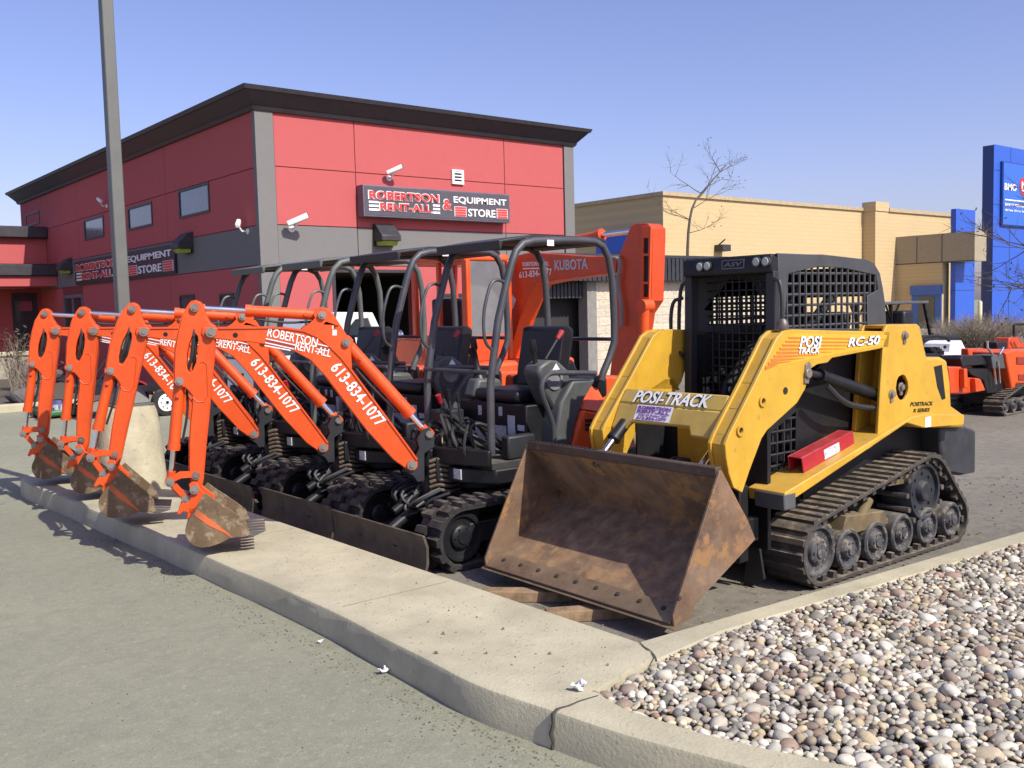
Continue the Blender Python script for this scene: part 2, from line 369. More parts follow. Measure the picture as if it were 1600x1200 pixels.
for yj in (4.35, 6.2, 8.1): struct(MB().box((2.40, yj, .1495), (3.05, yj + .008, .1525)).build('pavement_joint', mat('joint_line', (.25, .22, .17), .95)))

# ---- river pebbles: nobody could count them
import numpy as np
rng = np.random.default_rng(3)
def kerb_x(y): return float(np.interp(y, [-.8, -.10, .42, .80, 1.14, 1.46, 1.72, 1.95, 2.2, 2.5, 2.72, 2.9], [9.0, 5.05, 3.82, 3.29, 3.0, 2.84, 2.73, 2.645, 2.575, 2.535, 2.56, 2.60]))
def strip_y(x): return float(np.interp(x, [2.55, 3.04, 3.55, 4.1, 6.2, 14], [2.70, 2.79, 2.845, 2.80, 2.62, 1.96])) - .012
bmi = bmesh.new(); bmesh.ops.create_icosphere(bmi, subdivisions=2, radius=1); IV = np.array([v.co for v in bmi.verts]); IF = np.array([[v.index for v in f.verts] for f in bmi.faces]); bmi.free()
cell = .06; gridd = {}; stones = []
def ok(x, y, r, f):
    cx, cy = int(x / cell), int(y / cell)
    for i in range(cx - 2, cx + 3):
        for j in range(cy - 2, cy + 3):
            for (a, b_, c_) in gridd.get((i, j), ()):
                if (a - x) ** 2 + (b_ - y) ** 2 < (f * (r + c_)) ** 2: return False
    return True
def throw(n, r0, r1, f, z, xmax=8.5):
    for _ in range(n):
        x = rng.uniform(2.5, xmax); y = rng.uniform(.15, 2.86); r = rng.uniform(r0, r1)
        if x < kerb_x(y) + r * .5 or y > strip_y(x) - r * .5: continue
        if not ok(x, y, r, f): continue
        gridd.setdefault((int(x / cell), int(y / cell)), []).append((x, y, r)); stones.append((x, y, z + r * .3 + rng.uniform(-.004, .012), r))
throw(560, .032, .046, .8, .105); throw(9500, .020, .030, .72, .108); throw(36000, .014, .021, .70, .112, 7.4); throw(40000, .009, .014, .7, .118, 6.0)
PAL = np.array([(.54,.51,.44),(.50,.46,.37),(.35,.32,.26),(.28,.26,.22),(.44,.36,.23),(.54,.47,.32),(.31,.22,.17),(.38,.31,.22),(.20,.19,.17),(.57,.53,.43),(.42,.39,.33),(.26,.20,.16),(.58,.55,.48),(.47,.43,.34)])
V = []; Fc = []; Cc = []
for i, (x, y, z, r) in enumerate(stones):
    s = np.array([rng.uniform(.85, 1.35), rng.uniform(.75, 1.0), rng.uniform(.5, .8)]) * r
    p = IV.copy(); kk = rng.normal(size=(3, 3)); p = p * (1 + .10 * np.sin(p @ kk.T * 1.7 + rng.uniform(0, 6, 3)).sum(1, keepdims=True) / 1.5)
    a, t1, t2 = rng.uniform(0, 6.28), rng.normal(0, .3), rng.normal(0, .3)
    p = p * s
    ca, sa = math.cos(t1), math.sin(t1); p = p @ np.array([[1,0,0],[0,ca,-sa],[0,sa,ca]])
    ca, sa = math.cos(t2), math.sin(t2); p = p @ np.array([[ca,0,sa],[0,1,0],[-sa,0,ca]])
    ca, sa = math.cos(a), math.sin(a); p = p @ np.array([[ca,-sa,0],[sa,ca,0],[0,0,1]])
    V.append(p + (x, y, z)); Fc.append(IF + i * len(IV)); c = PAL[rng.integers(len(PAL))] * rng.uniform(.74, 1.3); Cc.append(np.tile(np.r_[np.clip(c, 0, .9), 1], (len(IV), 1)))
V = np.concatenate(V); Fc = np.concatenate(Fc); Cc = np.concatenate(Cc)
me = bpy.data.meshes.new('river_pebbles'); me.vertices.add(len(V)); me.vertices.foreach_set('co', V.ravel()); me.loops.add(len(Fc) * 3); me.loops.foreach_set('vertex_index', Fc.ravel().astype(np.int32))
me.polygons.add(len(Fc)); me.polygons.foreach_set('loop_start', np.arange(0, len(Fc) * 3, 3, dtype=np.int32)); me.update(calc_edges=True); me.validate()
at = me.color_attributes.new('stone', 'FLOAT_COLOR', 'POINT'); at.data.foreach_set('color', Cc.ravel().astype(np.float32))
me.polygons.foreach_set('use_smooth', [True] * len(me.polygons))
me.materials.append(mat('pebble_stone', (.4, .4, .4), .72, var=.22, scale=45, attr='stone', bump=.0015, bscale=160, spec=.35))
peb = bpy.data.objects.new('river_pebbles', me); COL.objects.link(peb); struct(peb, 'stuff')
# crumbs of grit on the slab and along the kerb: one mass
mb = MB()
GR = [(W0.hit(640 + a * .375, 860 + b * .375, 2, .15), s) for a, b, s in [(110,430,.011),(140,350,.012),(78,300,.008),(163,252,.006),(390,330,.01),(280,280,.006),(193,343,.006),(320,430,.008),(440,445,.005),(425,478,.005),(525,433,.005),(585,433,.01),(640,485,.005),(825,480,.009),(278,512,.004),(415,300,.004),(815,405,.004),(30,140,.008)]]
for _ in range(520):
    y = random.uniform(2.75, 7.5); x = random.uniform(2.38, 3.05)
    GR.append((Vector((x, y, .15)), random.uniform(.0012, .0035)))
for _ in range(900):
    t = random.random(); y = 2.2 + 5.5 * t ** 1.6; GR.append((Vector((2.28 + (-.03 if y > 3 else .0) - abs(random.gauss(0, .10)), y, 0)), random.uniform(.002, .006)))
for _ in range(500): GR.append((Vector((random.uniform(-2.5, 2.2), random.uniform(2.4, 9), 0)), random.uniform(.0015, .0045)))
for _ in range(700): GR.append((Vector((random.uniform(3.1, 9), random.uniform(2.95, 4.9), .006)), random.uniform(.003, .012)))
for p, s in GR:
    b_ = [Vector((math.cos(a + random.uniform(-.4, .4)), math.sin(a), 0)) * s * random.uniform(.7, 1.3) for a in (0, 1.6, 3.1, 4.7)]
    mb.add([p + q for q in b_] + [p + q * .6 + Vector((0, 0, s)) for q in b_], [(0, 1, 5, 4), (1, 2, 6, 5), (2, 3, 7, 6), (3, 0, 4, 7), (4, 5, 6, 7)])
struct(mb.build('loose_grit', mat('grit', (.15, .125, .10), .9, var=.5, scale=30)), 'stuff')
def scrap(loc, s, label, seed):
    rr = random.Random(seed); n_ = 6; vs = []
    for i in range(n_):
        for j in range(n_): vs.append(((i / 5 - .5) * s + rr.gauss(0, s * .06), (j / 5 - .5) * s * .7 + rr.gauss(0, s * .06), abs(rr.gauss(0, s * .11)) + .35 * s * math.sin(i * .62 + seed) ** 2 + .004))
    o = MB().add(vs, [(i*n_ + j, (i+1)*n_ + j, (i+1)*n_ + j + 1, i*n_ + j + 1) for i in range(n_-1) for j in range(n_-1)]).build('crumpled_paper', WHITE, loc=loc, sharp=10)
    so = o.modifiers.new('thick', 'SOLIDIFY'); so.thickness = .002
    return tag(o, label, 'litter')
scrap(W0.hit(905, 1078, 2, .15), .06, 'white torn scrap lying at the tip of the pebble bed on the slab', 2)
scrap(W0.hit(600, 1052, 2, 0), .05, 'small crumpled white wad on the asphalt below the kerb face', 5)
scrap(W0.hit(500, 1005, 2, 0), .03, 'tiny white paper bit at the foot of the kerb, farther from the pebbles', 8)

# ================================================================== RED STORE
STUC = mat('red_stucco', (.46, .105, .105), .85, var=.03, scale=5, bump=.004, bscale=90, spec=.2)
STUG = mat('grey_stucco', (.185, .18, .175), .85, var=.035, scale=5, bump=.004, bscale=90, spec=.2)
FASC = mat('dark_fascia_metal', (.035, .032, .038), .5, var=.2)
WFR = mat('dark_window_frame', (.03, .028, .03), .5)
WGL = mat('store_window_glass', (.10, .10, .12), .08, var=.3, spec=.9)
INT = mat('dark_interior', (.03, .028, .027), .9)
XB, YB, XE, YE, ZF = 8.1, 17.32, 16.13, 35.3, 5.5
store = tag(empty('store_building', (XB, YB, 0)), 'two storey red stucco shop with grey band, grey corner columns and black cornice', 'building')
SO = Vector((XB, YB, 0))
def B(mb_, name, mt, parent=store, **k):     # build in world axes, parented to the store
    mb_.v = [tuple(Vector(p) - SO) for p in mb_.v]; return mb_.build(name, mt, parent, **k)
OX0, OX1, OZ = 9.65, 11.55, 2.45            # roll door opening in the sunny wall
core = MB(); d = .02
core.box((XB + d, YB + d, 2.5), (XE - d, YE, ZF)).box((XB + d, YB + d, 0), (OX0, YB + .3, 2.5)).box((OX1, YB + d, 0), (XE - d, YB + .3, 2.5)).box((OX0 - .001, YB + d + .001, OZ), (OX1 + .001, YB + .3, 2.499))
core.box((XB + d, YB + .301, 0), (XB + .3, YE, 2.499)).box((XE - .3, YB + .301, 0), (XE - d, YE, 2.499)).box((XB + .301, YE - .3, 0), (XE - .301, YE - .001, 2.499))
B(core, 'wall', mat('joint_backing_red', (.22, .04, .04), .9))  # darker red backing seen through the panel joints
def panels(mb_, wall, us, zs, holes=()):
    """stucco panels with open joints; holes = window openings (u0,u1,z0,z1)"""
    g_ = .009
    for u0, u1 in zip(us, us[1:]):
        for z0, z1 in zip(zs, zs[1:]):
            hs = [[(max(h[0], u0 + .02), h[2]), (min(h[1], u1 - .02), h[2]), (min(h[1], u1 - .02), h[3]), (max(h[0], u0 + .02), h[3])] for h in holes if h[0] < u1 and h[1] > u0 and h[2] > z0 and h[3] < z1]
            pl_ = [(u0 + g_, z0 + g_), (u1 - g_, z0 + g_), (u1 - g_, z1 - g_), (u0 + g_, z1 - g_)]
            if wall == 'f': mb_.prism(pl_, YB, YB + d, hs)
            else: mb_.prism(pl_, XB, XB + d, hs, plane='yz')
    return mb_
FU = [8.45, 10.2, 14.05, 15.84]
B(panels(MB(), 'f', FU, [3.35, 4.45, ZF]), 'upper_panel', STUC)
B(panels(MB(), 'f', FU, [2.585, 3.35]), 'band_panel', STUG)
B(panels(MB(), 'f', [8.45, OX0 - .06], [0.02, 2.585]), 'lower_panel', STUC)
B(panels(MB(), 'f', [OX1 + .06, 14.05, 15.84], [0.02, 2.585]), 'lower_panel', STUC)
B(panels(MB(), 'f', [OX0 - .06, OX1 + .06], [OZ + .04, 2.585]), 'lower_panel', STUC)
WINS = [(19.63, 21.32, 3.785, 4.40), (23.01, 24.69, 3.785, 4.335), (26.65, 28.35, 3.79, 4.35)]
LU = [17.45, 22.1, 25.7, 29.0, 32.6, YE]
B(panels(MB(), 'l', LU, [3.335, 4.41, ZF], [w_ for w_ in WINS]), 'upper_panel', STUC)
B(panels(MB(), 'l', LU, [2.585, 3.335]), 'band_panel', STUG)
B(panels(MB(), 'l', [17.45, 22.1, 25.7, 28.85], [.02, 2.585], [(20.69, 21.55, 1.6, 2.12), (18.63, 19.34, 1.6, 2.09)]), 'lower_panel', STUC)
B(panels(MB(), 'l', [30.85, 32.6, YE], [.02, 2.585]), 'lower_panel', STUC)
B(MB().box((XB - .03, YB - .03, 0), (8.44, YB + .10, ZF)), 'corner_column', STUG)
B(MB().box((15.855, YB - .03, 0), (XE + .03, YB + .25, ZF)), 'corner_column', STUG)
# cornice: mitred ring leaning outwards
def ring(e0, z0, e1, z1):
    a = [(XB - e0, YB - e0, z0), (XE + e0, YB - e0, z0), (XE + e0, YE + e0, z0), (XB - e0, YE + e0, z0)]; b_ = [(XB - e1, YB - e1, z1), (XE + e1, YB - e1, z1), (XE + e1, YE + e1, z1), (XB - e1, YE + e1, z1)]
    return a + b_, [(0, 1, 5, 4), (1, 2, 6, 5), (2, 3, 7, 6), (3, 0, 4, 7), (0, 3, 2, 1), (4, 5, 6, 7)]
cm = MB()
for a in ((.06, ZF - .05, .10, ZF + .02), (.08, ZF + .02, .30, ZF + .26), (.33, ZF + .262, .36, ZF + .34)): cm.add(*ring(*a))
B(cm, 'cornice', FASC)
def window(y0, y1, z0, z1, name='window'):
    f_ = .05; mb_ = MB().prism([(y0, z0), (y1, z0), (y1, z1), (y0, z1)], XB - .02, XB + .015, [[(y0 + f_, z0 + f_), (y1 - f_, z0 + f_), (y1 - f_, z1 - f_), (y0 + f_, z1 - f_)]], plane='yz')
    fr = B(mb_, name, WFR); g_ = MB().box((XB + .002, y0 + f_, z0 + f_), (XB + .012, y1 - f_, z1 - f_)); g_.v = [tuple(Vector(p) - SO) for p in g_.v]; g_.build('pane', WGL, fr)
for w_ in WINS: window(*w_)
window(32.95, 34.6, 4.66, 5.06); window(20.69, 21.55, 1.6, 2.12); window(18.63, 19.34, 1.6, 2.09)
dr = B(MB().prism([(28.87, 0), (30.83, 0), (30.83, 2.36), (28.87, 2.36)], XB - .03, XB + .02, [[(28.97, .04), (29.8, .04), (29.8, 2.26), (28.97, 2.26)], [(29.9, .04), (30.73, .04), (30.73, 2.26), (29.9, 2.26)]], plane='yz'), 'door', mat('door_frame_grey', (.16, .15, .16), .5))
g_ = MB().box((XB - .004, 28.97, .04), (XB + .01, 30.73, 2.26)); g_.v = [tuple(Vector(p) - SO) for p in g_.v]; g_.build('pane', GLASS, dr)
g_ = MB().cyl((XB - .07, 29.72, .9), (XB - .07, 29.72, 1.5), .018); g_.v = [tuple(Vector(p) - SO) for p in g_.v]; g_.build('handle', CHROME, dr)
# dark shop room behind the open roll door
rm = MB().box((OX0 - .3, YB + 6, 0), (OX1 + 1, YB + 6.1, 2.45)).box((OX0 - .4, YB + .31, 0), (OX0 - .3, YB + 6, 2.45)).box((OX1 + 1, YB + .31, 0), (OX1 + 1.1, YB + 6, 2.45)).box((OX0 - .4, YB + .31, 2.46), (OX1 + 1.1, YB + 6.1, 2.49))
B(rm, 'shop_room', INT)
B(MB().prism([(OX0 - .07, 0), (OX0, 0), (OX0, OZ), (OX1, OZ), (OX1, 0), (OX1 + .07, 0), (OX1 + .07, OZ + .06), (OX0 - .07, OZ + .06)], YB - .015, YB + .1), 'door_frame', FASC)
wo = B(MB().prism([(12.1, .9), (13.3, .9), (13.3, 2.0), (12.1, 2.0)], YB - .03, YB + .01, [[(12.16, .96), (13.24, .96), (13.24, 1.94), (12.16, 1.94)]]), 'window', WFR)
g_ = MB().box((12.16, YB - .012, .96), (13.24, YB - .004, 1.94)); g_.v = [tuple(Vector(p) - SO) for p in g_.v]; g_.build('pane', GLASS, wo)

SIGNBG = mat('sign_face_dark', (.075, .07, .085), .5, var=.1)
SIGNRED = mat('sign_red_letter', (.62, .045, .04), .45, var=.05)
SIGNWH = mat('sign_white_letter', (.80, .80, .80), .45, var=.04)
def sign_face(parent, o, ex, ez):
    """lettering laid out in fractions of the face"""
    o = Vector(o); ex = Vector(ex); ez = Vector(ez); nrm = ex.cross(ez).normalized()
    def LT(mb_, s, x0, x1, t0, t1, bold, lift, th=.012, sp=1.0): letters(mb_, s, o + ex*x0 + ez*t0 + nrm*lift, ex*(x1 - x0), ez*(t1 - t0), bold, 0, th, spacing=sp)
    def BAR(mb_, x0, x1, t0, t1, lift, th):
        a = o + ex*x0 + ez*t0 + nrm*lift; U = ex*(x1 - x0); Vv = ez*(t1 - t0); n_ = nrm*th
        mb_.add([a, a+U, a+U+Vv, a+Vv, a+n_, a+U+n_, a+U+Vv+n_, a+Vv+n_], [(0,3,2,1),(4,5,6,7),(0,1,5,4),(1,2,6,5),(2,3,7,6),(3,0,4,7)])
    w1 = MB(); r1 = MB(); w2 = MB(); r2 = MB(); b1 = MB()
    LT(w1, 'ROBERTSON', .018, .488, .545, .87, .052, .001); LT(w1, 'RENT-ALL', .085, .437, .165, .475, .052, .001); LT(w1, '&', .508, .575, .30, .73, .04, .001)
    LT(r1, 'ROBERTSON', .025, .481, .57, .845, .024, .014); LT(r1, 'RENT-ALL', .092, .430, .19, .45, .024, .014); LT(r1, '&', .513, .570, .33, .70, .02, .014)
    LT(w2, 'EQUIPMENT', .588, .98, .56, .84, .02, .001); LT(w2, 'STORE', .69, .893, .12, .41, .02, .001)
    for a, b_ in ((.42, .495), (.29, .365), (.155, .235)): BAR(w2, .022, .082, a, b_, .001, .01); BAR(w2, .442, .49, a, b_, .001, .01)
    for x0, x1 in ((.597, .675), (.908, .985)):
        BAR(w1, x0 - .004, x1 + .004, .10, .47, .001, .005)
        for j in range(4): BAR(r1, x0, x1, .115 + j*.09, .185 + j*.09, .007, .006)
    w1.build('letter_outline', SIGNWH, parent); r1.build('red_lettering', SIGNRED, parent); w2.build('white_lettering', SIGNWH, parent)
sg = tag(empty('store_sign', (10.21, 17.07, 3.555)), 'boxed dark sign with red and white lettering on the sunlit red wall', 'sign')
MB().box((0, 0, 0), (3.77, .245, .632)).build('cabinet', mat('sign_cabinet', (.13, .11, .15), .5), sg, bevel=.01)
MB().box((.035, -.006, .03), (3.735, .01, .602)).build('face_panel', SIGNBG, sg)
sign_face(sg, (.035, -.0065, .03), (3.7, 0, 0), (0, 0, .572))
sg2 = tag(empty('store_sign', (XB - .06, 29.3, 2.62)), 'flat wall sign on the shaded long side, partly behind the lamp post', 'sign')
MB().box((0, -7.7, 0), (.055, 0, .64)).build('face_panel', mat('sign_face_black', (.02, .02, .024), .5), sg2)
sign_face(sg2, (-.001, 0, .0), (0, -7.7, 0), (0, 0, .64))
# wall lamps, cameras, vent
def wall_lamp(loc, rz, label):
    t = tag(empty('wall_lamp', loc, rz), label, 'wall lamp', 'wall lamps on the red shop')       # local: wall at y=0, sticks out to -y
    MB().prism([(0, -.17), (-.34, -.17), (-.34, -.06), (-.10, .17), (0, .17)], -.23, .23, plane='yz').build('housing', FASC, t, bevel=.012)
    MB().prism([(-.03, -.171), (-.31, -.171), (-.24, -.26), (-.06, -.26)], -.19, .19, plane='yz').build('lens', mat('lamp_lens', (.28, .40, .05), .25, var=.2), t, bevel=.01)
    MB().box((-.235, -.03, -.27), (.235, -.001, .19)).build('back_plate', FASC, t)
    return t
wall_lamp((10.79, YB, 3.25), 0, 'black wall lamp with greenish lens below the boxed sign')
wall_lamp((XB, 20.85, 3.27), R_(-90), 'black dome lamp on grey band beside the EQUIPMENT STORE words, shaded wall')
wall_lamp((XB, 29.95, 3.22), R_(-90), 'black dome lamp at far end of shaded wall sign, next to entrance canopy')
def camera_(loc, rz, aim, label, s=1.0):
    t = tag(empty('security_camera', loc, rz), label, 'security camera', 'security cameras on the red shop')
    M = Matrix.Rotation(aim, 4, 'Z') @ Matrix.Rotation(R_(-22), 4, 'Y')
    c = Matrix.Translation((0, -.22 * s, .06))
    MB().box((-.17*s, -.05*s, -.045*s), (.20*s, .05*s, .05*s), c @ M).build('camera_body', WHITE, t, bevel=.02)
    MB().box((.19*s, -.042*s, -.035*s), (.205*s, .042*s, .035*s), c @ M).build('lens_window', GLASS, t)
    MB().tube([(0, 0, -.08), (0, -.14*s, -.08), (0, -.22*s, .02)], .02*s).cyl((0, 0, -.08), (0, -.02, -.08), .06*s).build('bracket', WHITE, t)
    return t
camera_((8.74, YB, 3.36), 0, R_(-35), 'large white security camera on the sunlit grey corner, casting a shadow', 1.15)
camera_((10.98, YB, 4.46), 0, R_(-40), 'small white camera perched just above the boxed sign', .95)
camera_((XB, 17.85, 3.33), R_(-90), R_(150), 'pair of white cameras on the shaded grey band near the corner', .9)
camera_((XB, 26.3, 4.62), R_(-90), R_(180), 'tiny white camera high on the shaded wall behind the lamp post', .8)
v_ = tag(empty('wall_vent', (12.72, YB, 4.515)), 'square white louvred vent on the sunlit red wall above the sign', 'vent')
MB().prism([(-.155, -.155), (.155, -.155), (.155, .155), (-.155, .155)], -.05, 0, [[(-.10, -.12), (.10, -.12), (.10, .12), (-.10, .12)]]).build('vent_frame', WHITE, v_)
ls = MB()
for j in range(4): ls.box((-.10, -.04, -.12 + j*.068), (.10, -.01, -.12 + j*.068 + .028), None)
ls.build('louvre', WHITE, v_); MB().box((-.10, -.008, -.12), (.10, -.004, .12)).build('vent_back', INT, v_)

# ---- entrance block beyond the shaded side
ent = tag(empty('entrance_block', (XB, 32.3, 0)), 'low red entrance wing with black parapet and canopy at the far left', 'building')
SO2 = Vector((XB, 32.3, 0))
def B2(mb_, name, mt, **k): mb_.v = [tuple(Vector(p) - SO2) for p in mb_.v]; return mb_.build(name, mt, k.pop('parent', ent), **k)
def zz(v, y, u=30): return W0.xz(u, v, y)[1]
xl = -6
B2(MB().box((xl, 32.32, zz(412, 32.3)), (XB - .01, 40, zz(372, 32.3))), 'wall', STUC)
B2(MB().box((xl, 32.1, zz(372, 32.3)), (XB - .01, 40.2, zz(354, 32.3))), 'parapet', FASC, bevel=.03)
B2(MB().box((xl, 31.26, zz(431, 31.26)), (XB - .01, 33.5, zz(412.5, 31.26))), 'canopy', FASC, bevel=.03)
B2(MB().box((xl, 31.36, zz(447, 31.26)), (XB - .01, 33.4, zz(431, 31.26) - .003)), 'canopy_band', STUC)
B2(MB().box((xl, 33.42, 0), (XB - .01, 33.9, zz(447, 31.26))), 'lower_wall', STUC)
dx0, dx1 = W0.xz(19, 480, 33.4)[0], W0.xz(58, 480, 33.4)[0]
dr = B2(MB().prism([(dx0, .1), (dx1, .1), (dx1, 2.5), (dx0, 2.5)], 33.36, 33.415, [[(dx0 + .07, .15), (dx1 - .07, .15), (dx1 - .07, 2.43), (dx0 + .07, 2.43)]]), 'door', WFR)
B2(MB().box((dx0 + .07, 33.39, .15), (dx1 - .07, 33.40, 2.43)), 'pane', GLASS, parent=dr)
for c in dr.children: c.location = (0, 0, 0)
B2(MB().box((dx0 + .2, 33.37, 1.95), (dx1 - .15, 33.385, 2.25)), 'door_notice', mat('notice_red', (.35, .06, .12), .5))
stn = mat('split_stone', (.30, .27, .21), .9, var=.35, scale=3, spots=(.17, .15, .12), sscale=5, bump=.03, bscale=9)
zs = zz(549, 30.6)
pw = tag(empty('planter_wall', (XB - 3, 30.4, 0)), 'tan stone planter wall with pale capstone under the entrance wing', 'planter wall')
MB().box((-12, 0, 0), (2.2, .35, zs - .12)).build('stone_face', stn, pw); MB().box((-12.05, -.05, zs - .12), (2.25, .4, zs)).build('capstone', CONC, pw, bevel=.02)
struct(MB().add([(-8, 19.6, .02), (5.4, 19.6, .02), (6.6, 21.5, .02), (7.3, 30.3, .02), (-8, 30.3, .02)], [(0, 1, 2, 3, 4)]).build('planting_bed', SOIL))
struct(MB().box((-8, 19.4, -.05), (5.4, 19.6, .14)).build('kerb_edge', CONC, bevel=.02))

# ---- garage wing with block wall, right of the store
BLK = None
def block_mat():
    M = bpy.data.materials.new('split_face_block'); M.use_nodes = True; n = M.node_tree; L = n.links; b = n.nodes['Principled BSDF']
    tc = n.nodes.new('ShaderNodeTexCoord'); mp = n.nodes.new('ShaderNodeMapping'); mp.inputs['Rotation'].default_value = (R_(90), 0, 0); L.new(tc.outputs['Object'], mp.inputs[0])
    br = n.nodes.new('ShaderNodeTexBrick'); br.inputs['Scale'].default_value = 1; br.inputs['Brick Width'].default_value = .4; br.inputs['Row Height'].default_value = .2; br.inputs['Mortar Size'].default_value = .008
    br.inputs['Color1'].default_value = (.60, .53, .40, 1); br.inputs['Color2'].default_value = (.52, .46, .35, 1); br.inputs['Mortar'].default_value = (.36, .33, .27, 1); L.new(mp.outputs[0], br.inputs[0]); L.new(br.outputs[0], b.inputs['Base Color'])
    no = n.nodes.new('ShaderNodeTexNoise'); no.inputs['Scale'].default_value = 14; no.inputs['Detail'].default_value = 8; L.new(tc.outputs['Object'], no.inputs[0]); bp = n.nodes.new('ShaderNodeBump'); bp.inputs['Distance'].default_value = .03; L.new(no.outputs[0], bp.inputs['Height']); L.new(bp.outputs[0], b.inputs['Normal']); b.inputs['Roughness'].default_value = .9
    return M
BLK = block_mat()
COR = mat('dark_ribbed_metal', (.03, .032, .04), .5, var=.2)
gw = tag(empty('garage_wing', (14.5, 16.45, 0)), 'low garage with cream block wall and dark ribbed metal eave right of the red shop', 'building')
MB().box((1.5, 0, 0), (9, .3, 2.23)).build('block_wall', BLK, gw)
MB().box((8.7, .301, 0), (9, 9, 2.23)).build('block_wall', BLK, gw)
MB().box((1.65, 6, 0), (8.7, 6.1, 2.23)).build('back_wall', INT, gw); MB().box((.0, .55, 0), (1.63, .6, 2.23)).build('inner_door', INT, gw)
rd = MB()
for j in range(10): rd.box((.03 + j*.115, .10, 1.85), (.11 + j*.115, .13, 2.22))
rd.box((.0, .131, 1.85), (1.2, .16, 2.22)).build('roll_door', COR, gw)
rb = MB().box((-.06, -.25, 2.23), (9.3, -.2, 2.78)).box((-.06, -.2, 2.235), (9.3, .8, 2.30)).box((1.7, .8, 2.235), (9.3, 9, 2.30))
for j in range(62): rb.box((-.05 + j*.15, -.275, 2.24), (.0 + j*.15, -.249, 2.77))
rb.build('eave', COR, gw)
MB().box((-.06, -.26, 2.782), (9.35, .84, 2.85)).box((1.7, .84, 2.782), (9.35, 9, 2.849)).build('roof', COR, gw)
MB().box((1.2, -.02, 0), (1.499, .28, 2.23)).build('door_post', mat('grey_door_post', (.22, .21, .19), .6), gw)

# ---- tan bank building with blue parts
TAN = mat('cream_brick', (.62, .47, .25), .9, var=.06, scale=.8, bump=.01, bscale=12, spec=.2)
TANS = mat('brown_cladding', (.33, .275, .19), .7, var=.08)
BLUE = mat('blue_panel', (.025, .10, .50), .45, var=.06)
BLUED = mat('blue_panel_dark_and_shade', (.02, .05, .20), .45, var=.08)  # dark joints and border; also shade painted onto the tower's side
bank = tag(empty('bank_building', (32.8, 29.4, 0)), 'long cream single storey building with brown porch slab behind the yellow loader', 'building')
SO3 = Vector((32.8, 29.4, 0))
def B3(mb_, name, mt, parent=bank, **k): mb_.v = [tuple(Vector(p) - SO3) for p in mb_.v]; return mb_.build(name, mt, parent, **k)
def brick_mat():
    M = bpy.data.materials.new('cream_brickwork'); M.use_nodes = True; n = M.node_tree; L = n.links; b = n.nodes['Principled BSDF']
    tc = n.nodes.new('ShaderNodeTexCoord'); mp = n.nodes.new('ShaderNodeMapping'); mp.inputs['Rotation'].default_value = (R_(90), 0, 0); L.new(tc.outputs['Object'], mp.inputs[0])
    br = n.nodes.new('ShaderNodeTexBrick'); br.inputs['Scale'].default_value = 1; br.inputs['Brick Width'].default_value = .6; br.inputs['Row Height'].default_value = .2; br.inputs['Mortar Size'].default_value = .02
    br.inputs['Color1'].default_value = (.55, .415, .225, 1); br.inputs['Color2'].default_value = (.525, .395, .215, 1); br.inputs['Mortar'].default_value = (.49, .37, .20, 1); L.new(mp.outputs[0], br.inputs[0]); L.new(br.outputs[0], b.inputs['Base Color']); b.inputs['Roughness'].default_value = .9
    return M
TANB = brick_mat()
B3(MB().box((32.8, 29.4, 0), (58.7, 60, 6.45)), 'wall', TANB)
B3(MB().box((32.7, 29.3, 6.451), (58.8, 60.1, 6.62)), 'coping', mat('coping_tan', (.42, .33, .20), .7))
B3(MB().box((48.9, 28.65, 0), (58.69, 29.399, 6.4)).box((48.85, 28.6, 6.401), (50.2, 29.41, 6.9)), 'front_bay', TANB)
B3(MB().box((50.2, 28.55, 6.401), (58.75, 29.29, 6.6)), 'coping', mat('coping_tan', (.42, .33, .20), .7))
B3(MB().box((51.0, 24.27, 3.52), (52.3, 28.64, 5.05)), 'porch_slab', TANS)
B3(MB().box((50.985, 24.26, 3.52), (51.002, 28.64, 3.56)).box((50.985, 26, 3.56), (51.001, 26.03, 5.0)).box((50.985, 27.4, 3.56), (51.001, 27.43, 5.0)), 'porch_trim', FASC)
d0_, d1_ = W0.yz(1425, 480, 51.0)[0], W0.yz(1471, 480, 51.0)[0]; dt_ = W0.yz(1450, 446, 51.0)[1]
db = B3(MB().box((50.95, d1_, 0), (51.019, d0_, dt_ - .5)).box((50.85, d1_ - .05, dt_ - .5), (51.018, d0_ + .05, dt_)), 'door_surround', mat('blue_door_surround', (.04, .12, .42), .4))
g_ = MB().box((50.93, d1_ + .35, .1), (50.949, d0_ - .4, dt_ - .6)); g_.v = [tuple(Vector(p) - SO3) for p in g_.v]; g_.build('pane', GLASS, db)
bx_0, bz_ = W0.xz(1494, 326, 25.4); bx_1 = W0.xz(1524, 326, 25.4)[0]; cy_ = W0.yz(1486, 326, bx_0)[0]
B3(MB().box((bx_0, 25.4, 0), (bx_1, cy_, bz_)), 'blue_column', BLUE)
B3(MB().box((bx_0 - .01, 25.39, 2.0), (bx_1 + .01, cy_ + .01, 2.03)).box((bx_0 - .01, 25.39, bz_ * .55), (bx_1 + .01, cy_ + .01, bz_ * .55 + .03)).box((bx_0 - .01, 25.39, bz_ * .8), (bx_1 + .01, cy_ + .01, bz_ * .8 + .03)), 'panel_joint', BLUED)
B3(MB().box((51.02, 26.0, 0), (51.75, 28.649, 3.515)), 'vestibule', TANB)
yb0, yb1 = W0.yz(943, 380, 32.8)[0], W0.yz(990, 380, 32.8)[0]
B3(MB().box((32.3, yb1 - 1, W0.yz(960, 397, 32.8)[1]), (32.79, yb0, W0.yz(960, 371, 32.8)[1])), 'awning', BLUE)
LAM = B3(MB().box((36.3, 28.9, 4.05), (36.9, 29.399, 4.35)).bar((36.6, 29.39, 4.35), (36.6, 29.0, 4.6), .06, .06), 'floodlight', FASC, bevel=.02)
